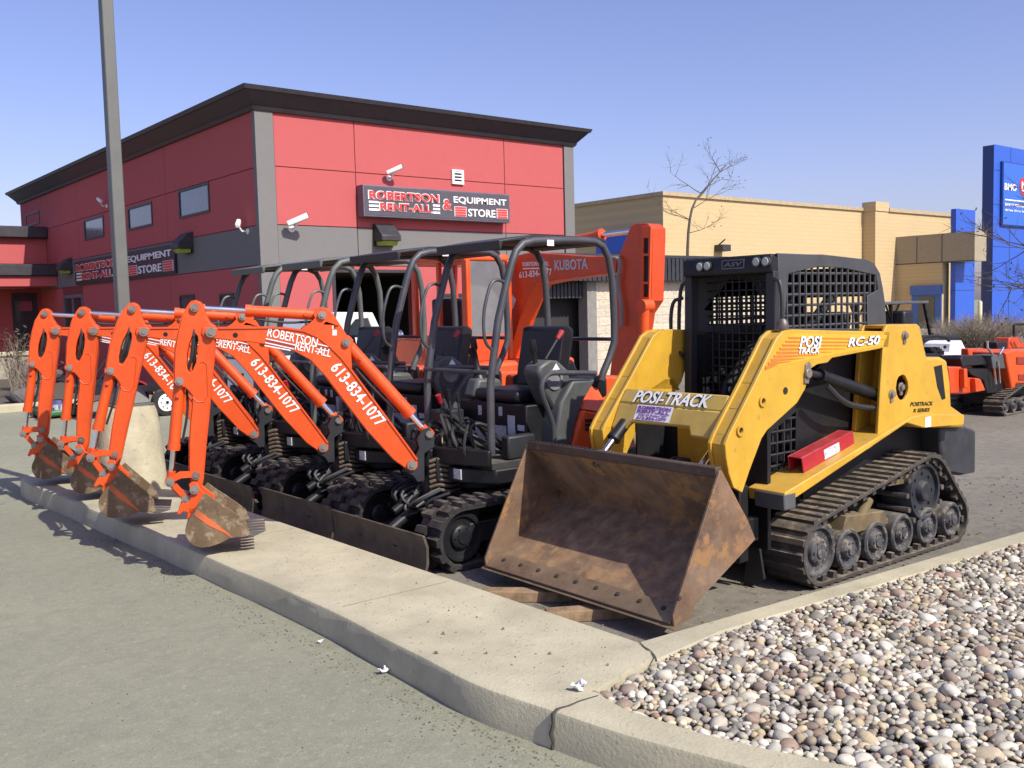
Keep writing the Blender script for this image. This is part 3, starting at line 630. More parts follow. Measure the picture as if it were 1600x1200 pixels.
tw = tag(empty('sign_tower', (46.2, 21.7, 0)), 'tall blue panel tower with white lettering and round red emblem at right edge', 'sign tower')
MB().box((1.19, 0, 0), (7.0, W0.yz(1533, 330, 47.3)[0] - 21.7, 8.78)).build('edge_panel', BLUED, tw)  # darker blue puts shade into the colour of the tower's side
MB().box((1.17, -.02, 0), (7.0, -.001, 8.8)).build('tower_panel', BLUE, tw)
jn = MB()
for z in (2.2, 4.0, 6.0, 7.6): jn.box((1.22, -.03, z), (7.0, -.015, z + .03))
for x in (2.9, 4.8): jn.box((x, -.03, 0), (x + .03, -.016, 8.8))
jn.build('panel_joint', BLUED, tw)
bx0, bz1 = W0.xz(1563, 252, 21.68); bz0 = W0.xz(1563, 353, 21.68)[1]; q = lambda u, v: (W0.xz(u, v, 21.6)[0] - 46.2, W0.xz(u, v, 21.6)[1])
MB().prism([(bx0 - 46.2, bz0), (bx0 - 46.2 + 4.6, bz0), (bx0 - 46.2 + 4.6, bz1), (bx0 - 46.2, bz1)], -.12, -.021).build('sign_border', BLUED, tw)
MB().prism([(bx0 - 46.14, bz0 + .06), (bx0 - 46.26 + 4.6, bz0 + .06), (bx0 - 46.26 + 4.6, bz1 - .06), (bx0 - 46.14, bz1 - .06)], -.16, -.119).build('sign_panel', mat('blue_sign_panel', (.03, .13, .56), .4), tw)
def PT(mb_, s, u0, v0, u1, hpx, bold=.01):
    a = q(u0, v0); b_ = q(u1, v0); h = abs(q(u0, v0 - hpx)[1] - a[1]); letters(mb_, s, (a[0], -.161, a[1]), (b_[0] - a[0], 0, 0), (0, 0, h), bold, 0, .02)
tl = MB(); PT(tl, 'BMO', 1567, 297, 1586, 11, .02); PT(tl, 'BANK OF MONTREAL', 1568, 322, 1600, 5); PT(tl, 'drive thru banking', 1568, 331, 1612, 5); a = q(1568, 313); tl.box((a[0], -.175, a[1]), (a[0] + 3, -.161, a[1] + .06)); tl.build('lettering', DECAL, tw)
c0 = q(1597, 292); MB().cyl((c0[0], -.16, c0[1]), (c0[0], -.18, c0[1]), .44, 32).build('red_roundel', mat('roundel_red', (.60, .02, .03), .4), tw)
ml = MB(); letters(ml, 'M', (c0[0] - .25, -.181, c0[1] - .12), (.5, 0, 0), (0, 0, .36), .04, 0, .015); ml.box((c0[0] - .25, -.195, c0[1] - .24), (c0[0] + .25, -.181, c0[1] - .17)); ml.build('emblem', DECAL, tw)

tw.location = (46.2 * 1.22, 21.7 * 1.22, -.36); tw.scale = (1.22, 1.22, 1.22)
# ================================================================== tracks shared by the machines
def hull(P):
    P = sorted(set((round(a, 5), round(b, 5)) for a, b in P)); lo = []; up = []
    cr = lambda o, a, b: (a[0]-o[0])*(b[1]-o[1]) - (a[1]-o[1])*(b[0]-o[0])
    for p in P:
        while len(lo) > 1 and cr(lo[-2], lo[-1], p) <= 0: lo.pop()
        lo.append(p)
    for p in reversed(P):
        while len(up) > 1 and cr(up[-2], up[-1], p) <= 0: up.pop()
        up.append(p)
    return lo[:-1] + up[:-1]
def belt(circles, extra=0.0):
    return hull([(c[0] + (c[2] + extra) * math.cos(a * .1047), c[1] + (c[2] + extra) * math.sin(a * .1047)) for c in circles for a in range(60)])
def resample(loop, step):
    L = [Vector((p[0], p[1], 0)) for p in loop]; n = len(L); seg = [(L[i], L[(i+1) % n]) for i in range(n)]; tot = sum((b - a).length for a, b in seg)
    k = max(8, round(tot / step)); out = []; d = 0; i = 0; acc = 0
    for j in range(k):
        t = tot * j / k
        while acc + (seg[i][1] - seg[i][0]).length < t: acc += (seg[i][1] - seg[i][0]).length; i += 1
        a, b = seg[i]; f = (t - acc) / (b - a).length; out.append((a.lerp(b, f), (b - a).normalized()))
    return out
def track_mesh(circles, y0, y1, th, lug_h, pitch, lug_w, style='bar', inner=None, lugmat=None):
    mb = MB(); o = belt(circles, th); i_ = belt(circles, 0.0)
    ro = [p for p, t in resample(o, .04)]; ri = [p for p, t in resample(i_, .04)]
    mb.prism([(p.x, p.y) for p in ro], y0, y1, [[(p.x, p.y) for p in ri]])
    n = 0
    for p, t in resample(o, pitch):
        nrm = Vector((t.y, -t.x, 0)); n += 1
        M = Matrix(((t.x, 0, nrm.x, p.x), (0, 1, 0, 0), (t.y, 0, nrm.y, p.y), (0, 0, 0, 1)))
        ym = (y0 + y1) / 2; h = lug_h
        if style == 'bar':
            mb.prism([(-lug_w/2, -.004), (lug_w/2, -.004), (lug_w*.3, h), (-lug_w*.3, h)], y0 + .004, y1 - .004, M=M)
        else:
            k = .5 if n % 2 else -.5; a = pitch * .5
            for (ya, yb, off) in ((y0, ym - .01, 0), (ym + .01, y1, a)):
                mb.prism([(-lug_w/2 + off, -.004), (lug_w/2 + off, -.004), (lug_w*.36 + off, h), (-lug_w*.36 + off, h)], ya - .004, yb + .004, M=M)
    if inner:
        for p, t in resample(i_, inner[0]):
            nrm = Vector((-t.y, t.x, 0)); M = Matrix(((t.x, 0, nrm.x, p.x), (0, 1, 0, 0), (t.y, 0, nrm.y, p.y), (0, 0, 0, 1)))
            for ya in inner[2]: mb.prism([(-inner[1]*.5, -.003), (inner[1]*.5, -.003), (inner[1]*.32, inner[3]), (-inner[1]*.32, inner[3])], ya, ya + inner[4], M=M)
    return mb
def road_wheel(c, r, y0, y1, hub=.4):
    """dished wheel facing -y"""
    prof = [(r*.95, y1), (r, y1 - .008), (r, y0 + .012), (r*.93, y0), (r*.80, y0 + .002), (r*.74, y0 + .022), (r*.5, y0 + .026), (r*.46, y0 + .004), (r*hub*.95, y0 - .006), (r*.26, y0 - .008), (r*.24, y0 - .016), (.001, y0 - .016)]
    mb = MB(); mb.lathe([(a, b) for a, b in prof], (c[0], 0, c[1]), (0, 1, 0), 28)
    for j in range(6):
        a = j * math.pi / 3; mb.cyl((c[0] + math.cos(a)*r*.36, y0 - .004, c[1] + math.sin(a)*r*.36), (c[0] + math.cos(a)*r*.36, y0 - .012, c[1] + math.sin(a)*r*.36), r*.045, 6)
    return mb
WHEELM = mat('dusty_wheel', (.05, .052, .058), .7, var=.35, dust=.6, dustcol=(.20, .17, .13), spots=(.20, .17, .13), sscale=20, sthr=.52)
def pin(mb, p, r, y0, y1, n=14): return mb.cyl((p[0], y0, p[1]), (p[0], y1, p[1]), r, n)
def hole_ring(mb, p, r, y): return mb.lathe([(r, 0), (r, .008), (r*.62, .008), (r*.6, .001), (.001, .001)], (p[0], y, p[1]), (0, -1, 0), 18)

# ================================================================== YELLOW TRACK LOADER
LF = Frame((4.70, 3.72, .012), R_(-0.8))
ld = tag(empty('track_loader', LF.o, LF.yaw), 'yellow compact track loader with black caged cab and rusty bucket lowered at the front', 'track loader')
YT, YA = -.58, -.55                          # outer planes of track and lift arm
def Z(x0, y0, k): return (x0, y0, k)
z7 = Z(900, 370, .40625); z6 = Z(900, 500, .21875); z8 = Z(700, 650, .53125); zc = Z(1050, 380, .21875); zt = Z(1180, 670, .225)
def pp(z, a, b): return (z[0] + a * z[2], z[1] + b * z[2])
def lx(z, a, b, y): return LF.xz(*pp(z, a, b), y)
# --- running gear
cf = lx(zt, 480, 890, YT); cr_ = lx(zt, 1400, 690, YT); cs = lx(zt, 1215, 440, YT)
cf = (cf[0], .205); cr_ = (cr_[0], .165)
TH = .018
CIR = [(cf[0], cf[1], .178), (cr_[0], cr_[1], .14), (cs[0] + .02, cs[1] - .015, .235)]
track_names = []
for sgn in (-1, 1):
    y0, y1 = (YT, -.30) if sgn < 0 else (.30, -YT)
    inn = (.105, .05, (y0 + .02, y1 - .06), .035, .04)
    t_ = track_mesh(CIR, y0, y1, TH, .015, .078, .05, 'bar', inn).build('rubber_track', RUBBER, ld)
    yw = y0 + .03 if sgn < 0 else y0 + .03
    for (u, v, r) in ((480, 890, .165), (690, 880, .125), (880, 830, .125), (1060, 780, .125), (1235, 735, .122), (1400, 690, .118)):
        c = lx(zt, u, v, YT); zc_ = .205 if u == 480 else .035 + r
        road_wheel((c[0], zc_), r, yw, y1 - .02).build('idler_wheel' if u in (480, 1400) else 'road_wheel', WHEELM, ld)
    sp = MB().lathe([(.19, .20), (.195, .03), (.18, .0), (.165, .004), (.16, .025), (.07, .03), (.062, .004), (.055, -.006), (.001, -.006)], (cs[0], yw, cs[1]), (0, 1, 0), 32)
    for j in range(8):
        a = j * math.pi / 4; sp.cyl((cs[0] + math.cos(a)*.12, yw + .03, cs[1] + math.sin(a)*.12), (cs[0] + math.cos(a)*.12, yw + .015, cs[1] + math.sin(a)*.12), .011, 6)
    sp.build('drive_sprocket', mat('navy_black_plate', (.02, .022, .03), .5, var=.3, dust=.3, spots=(.14, .085, .045), sscale=14, sthr=.6), ld)
    rp = MB()
    for j in range(14):
        a = j * 2 * math.pi / 14; rp.cyl((cs[0] + math.cos(a)*.215, y0 + .03, cs[1] + math.sin(a)*.215), (cs[0] + math.cos(a)*.215, y1 - .03, cs[1] + math.sin(a)*.215), .018, 8)
    rp.build('sprocket_roller', STEEL, ld)
    fr = MB()
    fr.bar((cf[0] + .02, (y0 + y1)/2, .21), (cr_[0] - .02, (y0 + y1)/2, .21), .10, .10)
    a = lx(zt, 690, 610, YT); b = lx(zt, 950, 620, YT)
    fr.prism([(a[0] - .06, .24), (b[0] + .05, .24), (b[0], .33), (a[0], .36)], (y0 + y1)/2 - .09, (y0 + y1)/2 + .06)
    fr.bar((cf[0] + .12, y0 + .06, .30), (cf[0] + .12, y0 + .16, .42), .05, .05)
    c1 = lx(zt, 800, 680, YT); c2 = lx(zt, 880, 500, YT); fr.cyl((c1[0], y0 + .09, c1[1]), (c2[0], y0 + .09, c2[1]), .032)
    d1 = lx(zt, 990, 370, YT); fr.bar((d1[0], y0 + .1, d1[1]), (cs[0] - .05, y0 + .1, cs[1] + .10), .08, .07)
    fr.build('track_frame', mat('frame_dusty_yellow', (.15, .11, .05), .8, var=.45, dust=.8, dustcol=(.20, .165, .12)), ld, bevel=.006)
MB().box((.25, -.31, .2), (1.95, .31, .62)).build('belly_frame', BLACK, ld)
# --- yellow decks above the tracks, with the slanted outer edge
dk = [lx(z7, a, b, YT) for a, b in ((800, 985), (1290, 693), (1330, 683), (1490, 683), (1490, 722), (1330, 735), (1270, 716), (805, 1030))]
def inner_x(sg): return (-.585, -.335) if sg < 0 else (.335, .585)
for sg in (-1, 1):
    a, b = inner_x(sg); MB().prism(dk, a, b).build('side_deck', YELLOW, ld, bevel=.006)
x_f = dk[0][0]; zd = dk[0][1]
for sg in (-1, 1):
    a, b = inner_x(sg); MB().box((x_f - .006, a - .002, zd - .10), (x_f + .10, b - .05 if sg < 0 else b + .002, zd - .008)).build('deck_end_cap', PANEL, ld, bevel=.008)
# black engine-bay side with louvred screen
sp_ = [lx(z7, a, b, -.345) for a, b in ((700, 935), (745, 690), (960, 470), (1200, 420), (1210, 790), (1000, 860), (760, 985))]
hl = [lx(z7, a, b, -.345) for a, b in ((728, 915), (738, 760), (842, 672), (840, 880))]
for sg in (-1, 1):
    MB().prism(sp_, -.35 * -sg if sg < 0 else .33, -.33 if sg < 0 else .35, [hl] if sg < 0 else []).build('side_panel', BLACK, ld) if sg > 0 else MB().prism(sp_, -.352, -.33, [hl]).build('side_panel', BLACK, ld)
g = MB(); g.grid(hl, -.345, .066, .008); g.build('side_screen', DKGREY, ld)
MB().box((.30, -.325, .45), (1.9, .325, .95)).build('engine_bay', BLACK, ld)
# --- rear towers, engine hood, counterweight
tw_o = [lx(z7, a, b, YA) for a, b in ((1160, 770), (1172, 560), (1186, 360), (1196, 340), (1310, 335), (1322, 345), (1345, 455), (1425, 675), (1400, 690), (1290, 690))]
th_ = [lx(z7, 1255 + 24*math.cos(t*.5236), 580 + 50*math.sin(t*.5236), YA) for t in range(12)]
for sg in (-1, 1):
    o_ = MB()
    if sg < 0: o_.prism(tw_o, YA, YA + .02, [th_]).prism(tw_o, -.40, -.37)
    else: o_.prism(tw_o, .53, .55, [th_]).prism(tw_o, .37, .40)
    f0 = tw_o[4]; f1 = tw_o[7]; s0, s1 = (YA + .02, -.40) if sg < 0 else (.40, .53)
    q0 = [(f0[0] - .02, f0[1]), f0, f1, (f1[0] - .02, f1[1])]; o_.prism(q0, s0, s1)
    k0 = tw_o[2]; k1 = tw_o[0]; o_.prism([(k0[0] + .16, k0[1]), (k0[0] + .18, k0[1]), (k1[0] + .17, k1[1]), (k1[0] + .15, k1[1])], s0, s1)
    o_.prism([tw_o[3], tw_o[4], (tw_o[4][0], tw_o[4][1] - .02), (tw_o[3][0], tw_o[3][1] - .02)], s0, s1)
    o_.build('rear_tower', YELLOW, ld, bevel=.004)
bolts = MB()
for a, b in ((1262, 380), (1212, 605), (1248, 578)):
    c = lx(z7, a, b, YA); bolts.lathe([(.03, 0), (.03, .006), (.018, .008), (.018, .022), (.001, .024)], (c[0], YA, c[1]), (0, -1, 0), 14)
    bolts.box((c[0] - .014, YA - .008, c[1] - .05), (c[0] + .014, YA, c[1] + .02))
bolts.build('pivot_bolt', PIN, ld)
hd = [lx(z7, a, b, -.50) for a, b in ((1330, 465), (1405, 462), (1428, 475), (1440, 560), (1445, 650), (1500, 690), (1490, 735), (1330, 735))]
MB().prism(hd, -.50, .50).build('engine_hood', YELLOW, ld, bevel=.02, seg=3)
gl = [lx(z7, a, b, -.50) for a, b in ((1376, 500), (1406, 492), (1420, 622), (1398, 630))]
MB().prism(gl, -.5025, -.495).build('hood_vent', BLACK, ld)
cw = [lx(z7, a, b, -.45) for a, b in ((1395, 735), (1475, 722), (1520, 735), (1535, 745), (1533, 905), (1470, 918), (1405, 905))]
MB().prism(cw, -.46, .46).build('counterweight', mat('black_counterweight', (.028, .03, .036), .5, var=.3, dust=.3), ld, bevel=.02)
ts = MB()
for t_s, a0, a1, b_, h_ in (('POSITRACK', 1284, 1372, 652, .026), ('R SERIES', 1296, 1360, 676, .024)):
    p, q_ = lx(z7, a0, b_, YA), lx(z7, a1, b_ - 4, YA); letters(ts, t_s, (p[0], YA - .001, p[1]), (q_[0] - p[0], 0, q_[1] - p[1]), (0, 0, h_), .015, .3, .002)
ts.build('lettering', BLACK, ld)
rl = lx(z7, 1340, 715, YT); MB().box((rl[0], -.5865, rl[1] - .03), (rl[0] + .07, -.584, rl[1] + .035)).build('decal', DECAL, ld)
# --- lift arms
ao = [lx(z7, a, b, YA) for a, b in ((1208, 364), (1000, 361), (835, 356), (800, 362), (775, 385), (690, 560), (640, 660), (590, 760), (574, 800), (578, 850), (588, 910), (606, 965), (640, 985), (668, 900), (700, 815), (715, 775), (735, 745), (850, 640), (882, 585), (893, 545), (905, 505), (925, 492), (968, 484), (985, 466), (1202, 424))]
ho = [[(c[0] + r*math.cos(t*.628), c[1] + r*math.sin(t*.628)) for t in range(10)] for c, r in ((lx(z7, 805, 592, YA), .020), (lx(z7, 716, 632, YA), .016), (lx(z7, 630, 745, YA), .016))]
for sg in (-1, 1):
    y0 = YA if sg < 0 else .36
    am = MB().prism(ao, y0, y0 + .022).prism(ao, y0 + .098, y0 + .12)
    # web plates closing the arm's leading and trailing edges
    for i in list(range(2, 11)) + list(range(13, 24)):
        p, q_ = Vector((ao[i][0], ao[i][1], 0)), Vector((ao[i+1][0], ao[i+1][1], 0)) if i + 1 < len(ao) else Vector((ao[0][0], ao[0][1], 0))
        t = (q_ - p).normalized(); n_ = Vector((-t.y, t.x, 0)); n_ = n_ if i >= 0 else -n_
        p = p + n_ * .012; q_ = q_ + n_ * .012; am.prism([(p.x, p.y), (q_.x, q_.y), (q_.x + n_.x*.014, q_.y + n_.y*.014), (p.x + n_.x*.014, p.y + n_.y*.014)], y0 + .022, y0 + .098)
    for i in range(0, 2):
        p, q_ = ao[i], ao[i+1]; am.prism([(p[0], p[1] - .004), (q_[0], q_[1] - .004), (q_[0], q_[1] - .018), (p[0], p[1] - .018)], y0 + .022, y0 + .098)
    arm_ = am.build('lift_arm', YELLOW, ld, bevel=.004)
    if sg < 0:
        hr = MB()
        for c in (lx(z7, 716, 632, YA), lx(z7, 630, 745, YA)): hr.lathe([(.030, 0), (.030, .010), (.017, .010), (.016, .001)], (c[0], YA, c[1]), (0, -1, 0), 20)
        hr.build('boss', YELLOW, arm_)
        hr = MB()
        for c, r in ((lx(z7, 805, 592, YA), .020), (lx(z7, 716, 632, YA), .013), (lx(z7, 630, 745, YA), .013)): hr.cyl((c[0], YA - .0025, c[1]), (c[0], YA + .005, c[1]), r, 18)
        hr.build('bolt_hole', mat('hole_dark', (.02, .015, .01), .9), arm_)
        # striped decal and lettering
        st = MB(); pa = [lx(z7, a, b, YA) for a, b in ((826, 372), (1196, 378), (1180, 418), (985, 455), (728, 507))]
        DA = mat('orange_decal', (.50, .17, .025), .45, var=.12)
        st.prism(pa, YA - .0015, YA - .0003); st.build('decal_panel', mat('amber_decal', (.74, .38, .025), .42, var=.1), arm_)
        ln = MB()
        for k_ in range(9):
            y_ = 385 + k_*14; xa = 815 - k_*11; xb = 1190 - k_*52; c0 = lx(z7, xa, y_, YA); c1 = lx(z7, xb, y_ + 8 - k_*2.0, YA); thk = .011 + .0012*k_
            ln.prism([(c0[0], c0[1]), (c1[0], c1[1] - .001), (c1[0], c1[1] - .004), (c0[0], c0[1] - thk)], YA - .003, YA - .0016)
        ln.build('decal_stripe', DA, arm_)
        def LP(mb_, s, a0, b0, a1, b1, h, bold, lift, shear=.25):
            p, q_ = lx(z7, a0, b0, YA), lx(z7, a1, b1, YA); letters(mb_, s, (p[0], YA - lift, p[1]), (q_[0] - p[0], 0, q_[1] - p[1]), (.0, 0, h), bold, shear, .002)
        bk = MB(); wh = MB()
        for mb_, bo, li, gr in ((bk, .07, .0032, .007), (wh, .025, .0055, 0)):
            LP(mb_, 'POSI', 857, 425, 942, 424, .062, bo, li); LP(mb_, 'TRACK', 852, 450, 935, 448, .036, bo, li); LP(mb_, 'RC-50', 1042, 424, 1166, 413, .054, bo, li)
        bk.build('letter_outline', BLACK, arm_); wh.build('lettering', DECAL, arm_)
    pv = lx(z7, 886, 525, YA); yb = y0 - .01 if sg < 0 else y0 + .03
    pm = MB(); pm.prism([(pv[0] - .03, pv[1] - .055), (pv[0] + .01, pv[1] - .06), (pv[0] + .035, pv[1] + .04), (pv[0] + .02, pv[1] + .065), (pv[0] - .015, pv[1] + .05)], yb, yb + .011)
    pin(pm, pv, .028, yb - .012, yb); pm.build('cylinder_pin', PIN, arm_, bevel=.003)
    # lift cylinder from arm to the tower foot
    c0 = lx(z7, 900, 522, -.49); c1 = lx(z7, 1165, 612, -.49); yc = y0 + .06; t = Vector((c1[0] - c0[0], 0, c1[1] - c0[1]))
    P_ = Vector((c0[0], yc, c0[1])); cyl = MB().cyl(P_ + t*.13, P_ + t*1.05, .037).cyl(P_ + t*.12, P_ + t*.16, .042); lc = cyl.build('lift_cylinder', BLACK, ld)
    MB().cyl(P_ - t*.04, P_ + t*.13, .021).build('piston_rod', mat('black_rod', (.05, .05, .055), .3, .5), lc)
    MB().tube(smooth_path([P_ + t*.16 + Vector((0, -.03, -.05)), P_ + t*.4 + Vector((0, -.03, -.12)), P_ + t*.7 + Vector((0, -.02, -.11)), P_ + t*1.05 + Vector((0, -.02, -.07))]), .018).build('hose', HOSE, lc)
# --- cross member with lettering and rental notice
def ly(z, a, b, y): return LF.hit(*pp(z, a, b), 1, y)
m0 = [ly(z6, 310, 495, .36), ly(z6, 262, 597, .36), ly(z6, 195, 790, .36), ly(z6, 1145, 520, -.43), ly(z6, 1100, 640, -.43), ly(z6, 1045, 830, -.43)]
tx = (m0[0].x + m0[3].x)/2; tz = (m0[0].z + m0[3].z)/2; ex = (m0[1].x + m0[4].x)/2; ez = (m0[1].z + m0[4].z)/2; bx = (m0[2].x + m0[5].x)/2; bz = (m0[2].z + m0[5].z)/2
F0 = Vector((ex, 0, ez)); F1 = Vector((bx, 0, bz)); T0 = Vector((tx, 0, tz))
cmn = MB()
prof_t = [(tx, tz), (ex, ez), (bx, bz), (bx + .03, bz), (ex + .035, ez - .02), (tx + .01, tz - .03)]
cmn.prism([(tx, tz), (ex, ez), (ex + .02, ez - .035), (tx + .03, tz - .035)], -.428, .359)
def fy(t): return F0.lerp(F1, t)
n_f = (F1 - F0).normalized().cross(Vector((0, 1, 0))); n_f = n_f if n_f.x < 0 else -n_f
fa = [(-.428, 0), (.359, 0), (.359, 1), (.25, 1), (.21, .70), (-.22, .66), (-.25, .98), (-.428, 1)]
M_ = Matrix((( 0, (F1 - F0).x, -n_f.x, F0.x), (1, 0, 0, 0), (0, (F1 - F0).z, -n_f.z, F0.z), (0, 0, 0, 1)))
cmn.prism([(y, t) for y, t in fa], 0.0, .03, plane='xy', M=M_)
cx_ = cmn.build('cross_member', mat('dull_yellow_paint', (.50, .34, .07), .5, var=.15, dust=.5, dustcol=(.34, .26, .14)), ld, bevel=.012)
def on_front(mb_, s, ya, yb, t0, t1, bold, lift, shear=0.0):
    o = fy(t1); letters(mb_, s, (o.x + n_f.x*lift, ya, o.z + n_f.z*lift), (0, yb - ya, 0), (fy(t0) - fy(t1)), bold, shear, .002)
n_t = (F0 - T0).normalized().cross(Vector((0, 1, 0))); n_t = n_t if n_t.z > 0 else -n_t
bk = MB(); wh = MB(); stp = MB()
for mb_, bo, li in ((bk, .065, .001), (wh, .02, .0035)):
    o = T0.lerp(F0, .93) + n_t*li; letters(mb_, 'POSI-TRACK', (o.x, .25, o.z), (0, -.57, 0), (T0.lerp(F0, .12) - T0.lerp(F0, .93)), bo, .2, .002)
bk.build('letter_outline', BLACK, cx_); wh.build('lettering', DECAL, cx_)
nb = fy(.02) + n_f*.002; ne = fy(.60) + n_f*.002; U = ne - nb
nt_ = MB().add([(nb.x, .20, nb.z), (nb.x, -.08, nb.z), (ne.x, -.08, ne.z), (ne.x, .20, ne.z)], [(0, 1, 2, 3)]); nt_.build('notice', DECAL, cx_)
PURP = mat('purple_print', (.22, .06, .30), .5); pr = MB(); on_front(pr, 'ROBERTSON', .185, -.065, .06, .19, .03, .003); on_front(pr, 'RENT-ALL', .185, -.065, .21, .33, .03, .003); on_front(pr, 'Innes Rd Orleans, ON', .165, -.045, .37, .43, .01, .003); on_front(pr, '613-834-1077', .175, -.055, .46, .57, .02, .003); pr.build('notice_print', PURP, cx_)
# --- tilt cylinders, coupler frame
for (a, b, a2, b2, y) in ((275, 840, 130, 1040, .28), (1000, 890, 860, 1090, -.31)):
    p = ly(z6, a, b, y); q_ = ly(z6, a2, b2, y); t = q_ - p
    tc_ = MB().cyl(p - t*.55, p + t*.02, .036).cyl(p - t*.02, p + t*.06, .042).build('tilt_cylinder', BLACK, ld); MB().cyl(p, q_, .019).build('piston_rod', CHROME, tc_)
dp = [lx(z6, a, b, -.2) for a, b in ((330, 760), (800, 780), (800, 900), (330, 900))]
MB().box((-.42, -.40, .30), (-.22, .40, .44)).box((-.34, -.36, .18), (-.26, .36, .62)).build('coupler_plate', BLACK, ld, bevel=.01)
MB().box((-.17, -.42, .24), (-.14, .42, .93)).build('bulkhead', BLACK, ld)
MB().box((-.42, .345, .32), (-.1705, .358, .96)).build('side_web', BLACK, ld)
MB().prism([(-.26, .52), (.22, .52), (.22, .90), (-.26, .90)], -.205, -.1705, plane='yz').build('inner_panel', YELLOW, ld, bevel=.01)
hs = MB()
for y, dx in ((.12, 0), (-.05, .02), (-.12, .0), (.17, .01)): hs.tube(smooth_path([(-.21, y, .70), (-.30 + dx, y + .03, .72), (-.36, y - .02, .60), (-.32, y + .04, .44)]), .013)
hs.build('hose', HOSE, ld)
mf = [LF.hit(*pp(z8, a, b), 0, -.13) for a, b in ((885, 300), (905, 300), (932, 480), (868, 515), (880, 420))]
MB().prism([(p.y, p.z) for p in mf], -.14, -.122, plane='yz').build('mud_flap', DKGREY, ld)
# --- bucket: shell, side plates, cutting edge
BN, BF = -.655, .86
bt = LF.xz(*pp(z8, 800, 162), BN); btip = LF.xz(*pp(z8, 665, 622), BN); bhl = LF.xz(*pp(z8, 905, 362), BN); bh2 = LF.xz(*pp(z8, 725, 560), BN)
sp2 = [LF.xz(*pp(z8, a, b), BN) for a, b in ((720, 592), (726, 556), (905, 362), (880, 300))]
side = [bt, (btip[0] - .006, btip[1] + .06), btip] + sp2
bk_ = empty('bucket', (0, 0, 0)); bk_.parent = ld; bk_['label'] = 'rusty scraped bucket with bare bolt heads along its lip'
hx, hz = bhl[0] - .012, bhl[1] + .012
shell = [(btip[0], btip[1]), (hx - .05, hz - .035), (hx, hz), (hx - .012, hz + .06), (bt[0] + .03, bt[1]), (bt[0], bt[1])]
inn_ = [(bt[0] + .006, bt[1] - .03), (hx - .028, hz + .055), (hx - .02, hz + .005), (hx - .058, hz - .02), (btip[0] + .004, btip[1] + .016)]
MB().prism(shell + inn_, BN + .015, BF - .015).build('bucket_shell', RUST, bk_)
for y in (BN, BF - .016): MB().prism(side, y, y + .016).build('side_plate', RUST, bk_, bevel=.003)
MB().prism([(bt[0] - .012, bt[1] - .035), (bt[0] + .03, bt[1] - .045), (bt[0] + .035, bt[1] + .018), (bt[0] - .012, bt[1] + .016)], BN + .017, BF - .017).build('top_rail', mat('brown_bucket_rail', (.075, .05, .04), .6, .2, var=.35, spots=(.2, .12, .07), sscale=14, sthr=.6), bk_, bevel=.006)
ce = MB(); fd = (Vector((hx - .058, 0, hz - .02)) - Vector((btip[0] + .004, 0, btip[1] + .016))).normalized(); fn = Vector((-fd.z, 0, fd.x)); e0 = Vector((btip[0], 0, btip[1]))
E_ = lambda t, h: ((e0 + fd*t + fn*h).x, (e0 + fd*t + fn*h).z)
ce.prism([E_(-.02, .006), E_(-.015, -.006), E_(.13, -.014), E_(.13, -.006)], BN - .012, BF + .012).prism([E_(.0, .0175), E_(.12, .0175), E_(.12, .022), E_(.005, .021)], BN + .02, BF - .02)
ce.build('cutting_edge', mat('worn_edge_steel', (.24, .17, .10), .5, .4, var=.3, spots=(.12, .07, .04), sscale=20), bk_)
bo_ = MB()
for j in range(9):
    y = BN + .12 + j * (BF - BN - .24) / 8; q_ = e0 + fd*.075 + fn*.021; bo_.lathe([(.014, 0), (.013, .007), (.006, .010), (.001, .010)], (q_.x, y, q_.z), fn, 10)
q_ = E_(.10, .10); bo_.lathe([(.012, 0), (.011, .004), (.001, .004)], (q_[0], BN, q_[1]), (0, -1, 0), 10)
bo_.build('edge_bolt', mat('bolt_dark', (.06, .045, .035), .6, .4), bk_)
tb = MB()
for j in range(16): tb.box((bt[0] - .004, BF - .62 + j*.038, bt[1] + .0165), (bt[0] + .022, BF - .60 + j*.038, bt[1] + .021))
tb.build('step_tread', BLACK, bk_)
wd = mat('old_timber', (.24, .16, .09), .85, var=.4, scale=12, bump=.003)
for (a, b, a2, b2, lab) in ((320, 165, 470, 165, 'weathered timber block under the far left end of the rusty bucket'), (590, 250, 725, 240, 'weathered timber block under the middle of the rusty bucket')):
    p = W0.hit(640 + a*.375, 860 + b*.375, 2, .07); q_ = W0.hit(640 + a2*.375, 860 + b2*.375, 2, .07); d = (q_ - p).normalized()
    tag(MB().bar((-.05, 0, 0), ((q_ - p).length + .25, 0, 0), .10, .06).build('timber_block', wd, loc=(p.x + .03, p.y, .037), rot=(0, 0, math.atan2(d.y, d.x)), bevel=.004), lab, 'timber block', 'timber blocks under the bucket')
# --- cab
CYN = -.335
cw_ = lambda a, b: LF.xz(*pp(zc, a, b), CYN)
so_ = [cw_(a, b) for a, b in ((757, 70), (1100, 84), (1390, 115), (1445, 142), (1487, 215), (1508, 320), (1524, 430), (1532, 600), (1400, 640), (765, 640), (770, 560))]
si = [cw_(a, b) for a, b in ((835, 218), (950, 190), (1050, 168), (1240, 180), (1460, 228), (1475, 335), (1395, 375), (1400, 610), (800, 608))]
for sg in (-1, 1):
    y0 = CYN if sg < 0 else -CYN - .02
    hole_ = si if sg < 0 else [(si[8][0] + .12, si[8][1] + .02), (si[0][0] + .12, si[8][1] + .19), (si[7][0] - .16, si[8][1] + .20), (si[7][0] - .16, si[8][1] + .02)]
    MB().prism(so_, y0, y0 + .02, [hole_]).build('cab_side', CABM, ld, bevel=.004)
    MB().grid(hole_, y0 + .010, .062 if sg < 0 else .05, .0085 if sg < 0 else .010, off=.004).build('side_screen', CABM, ld)
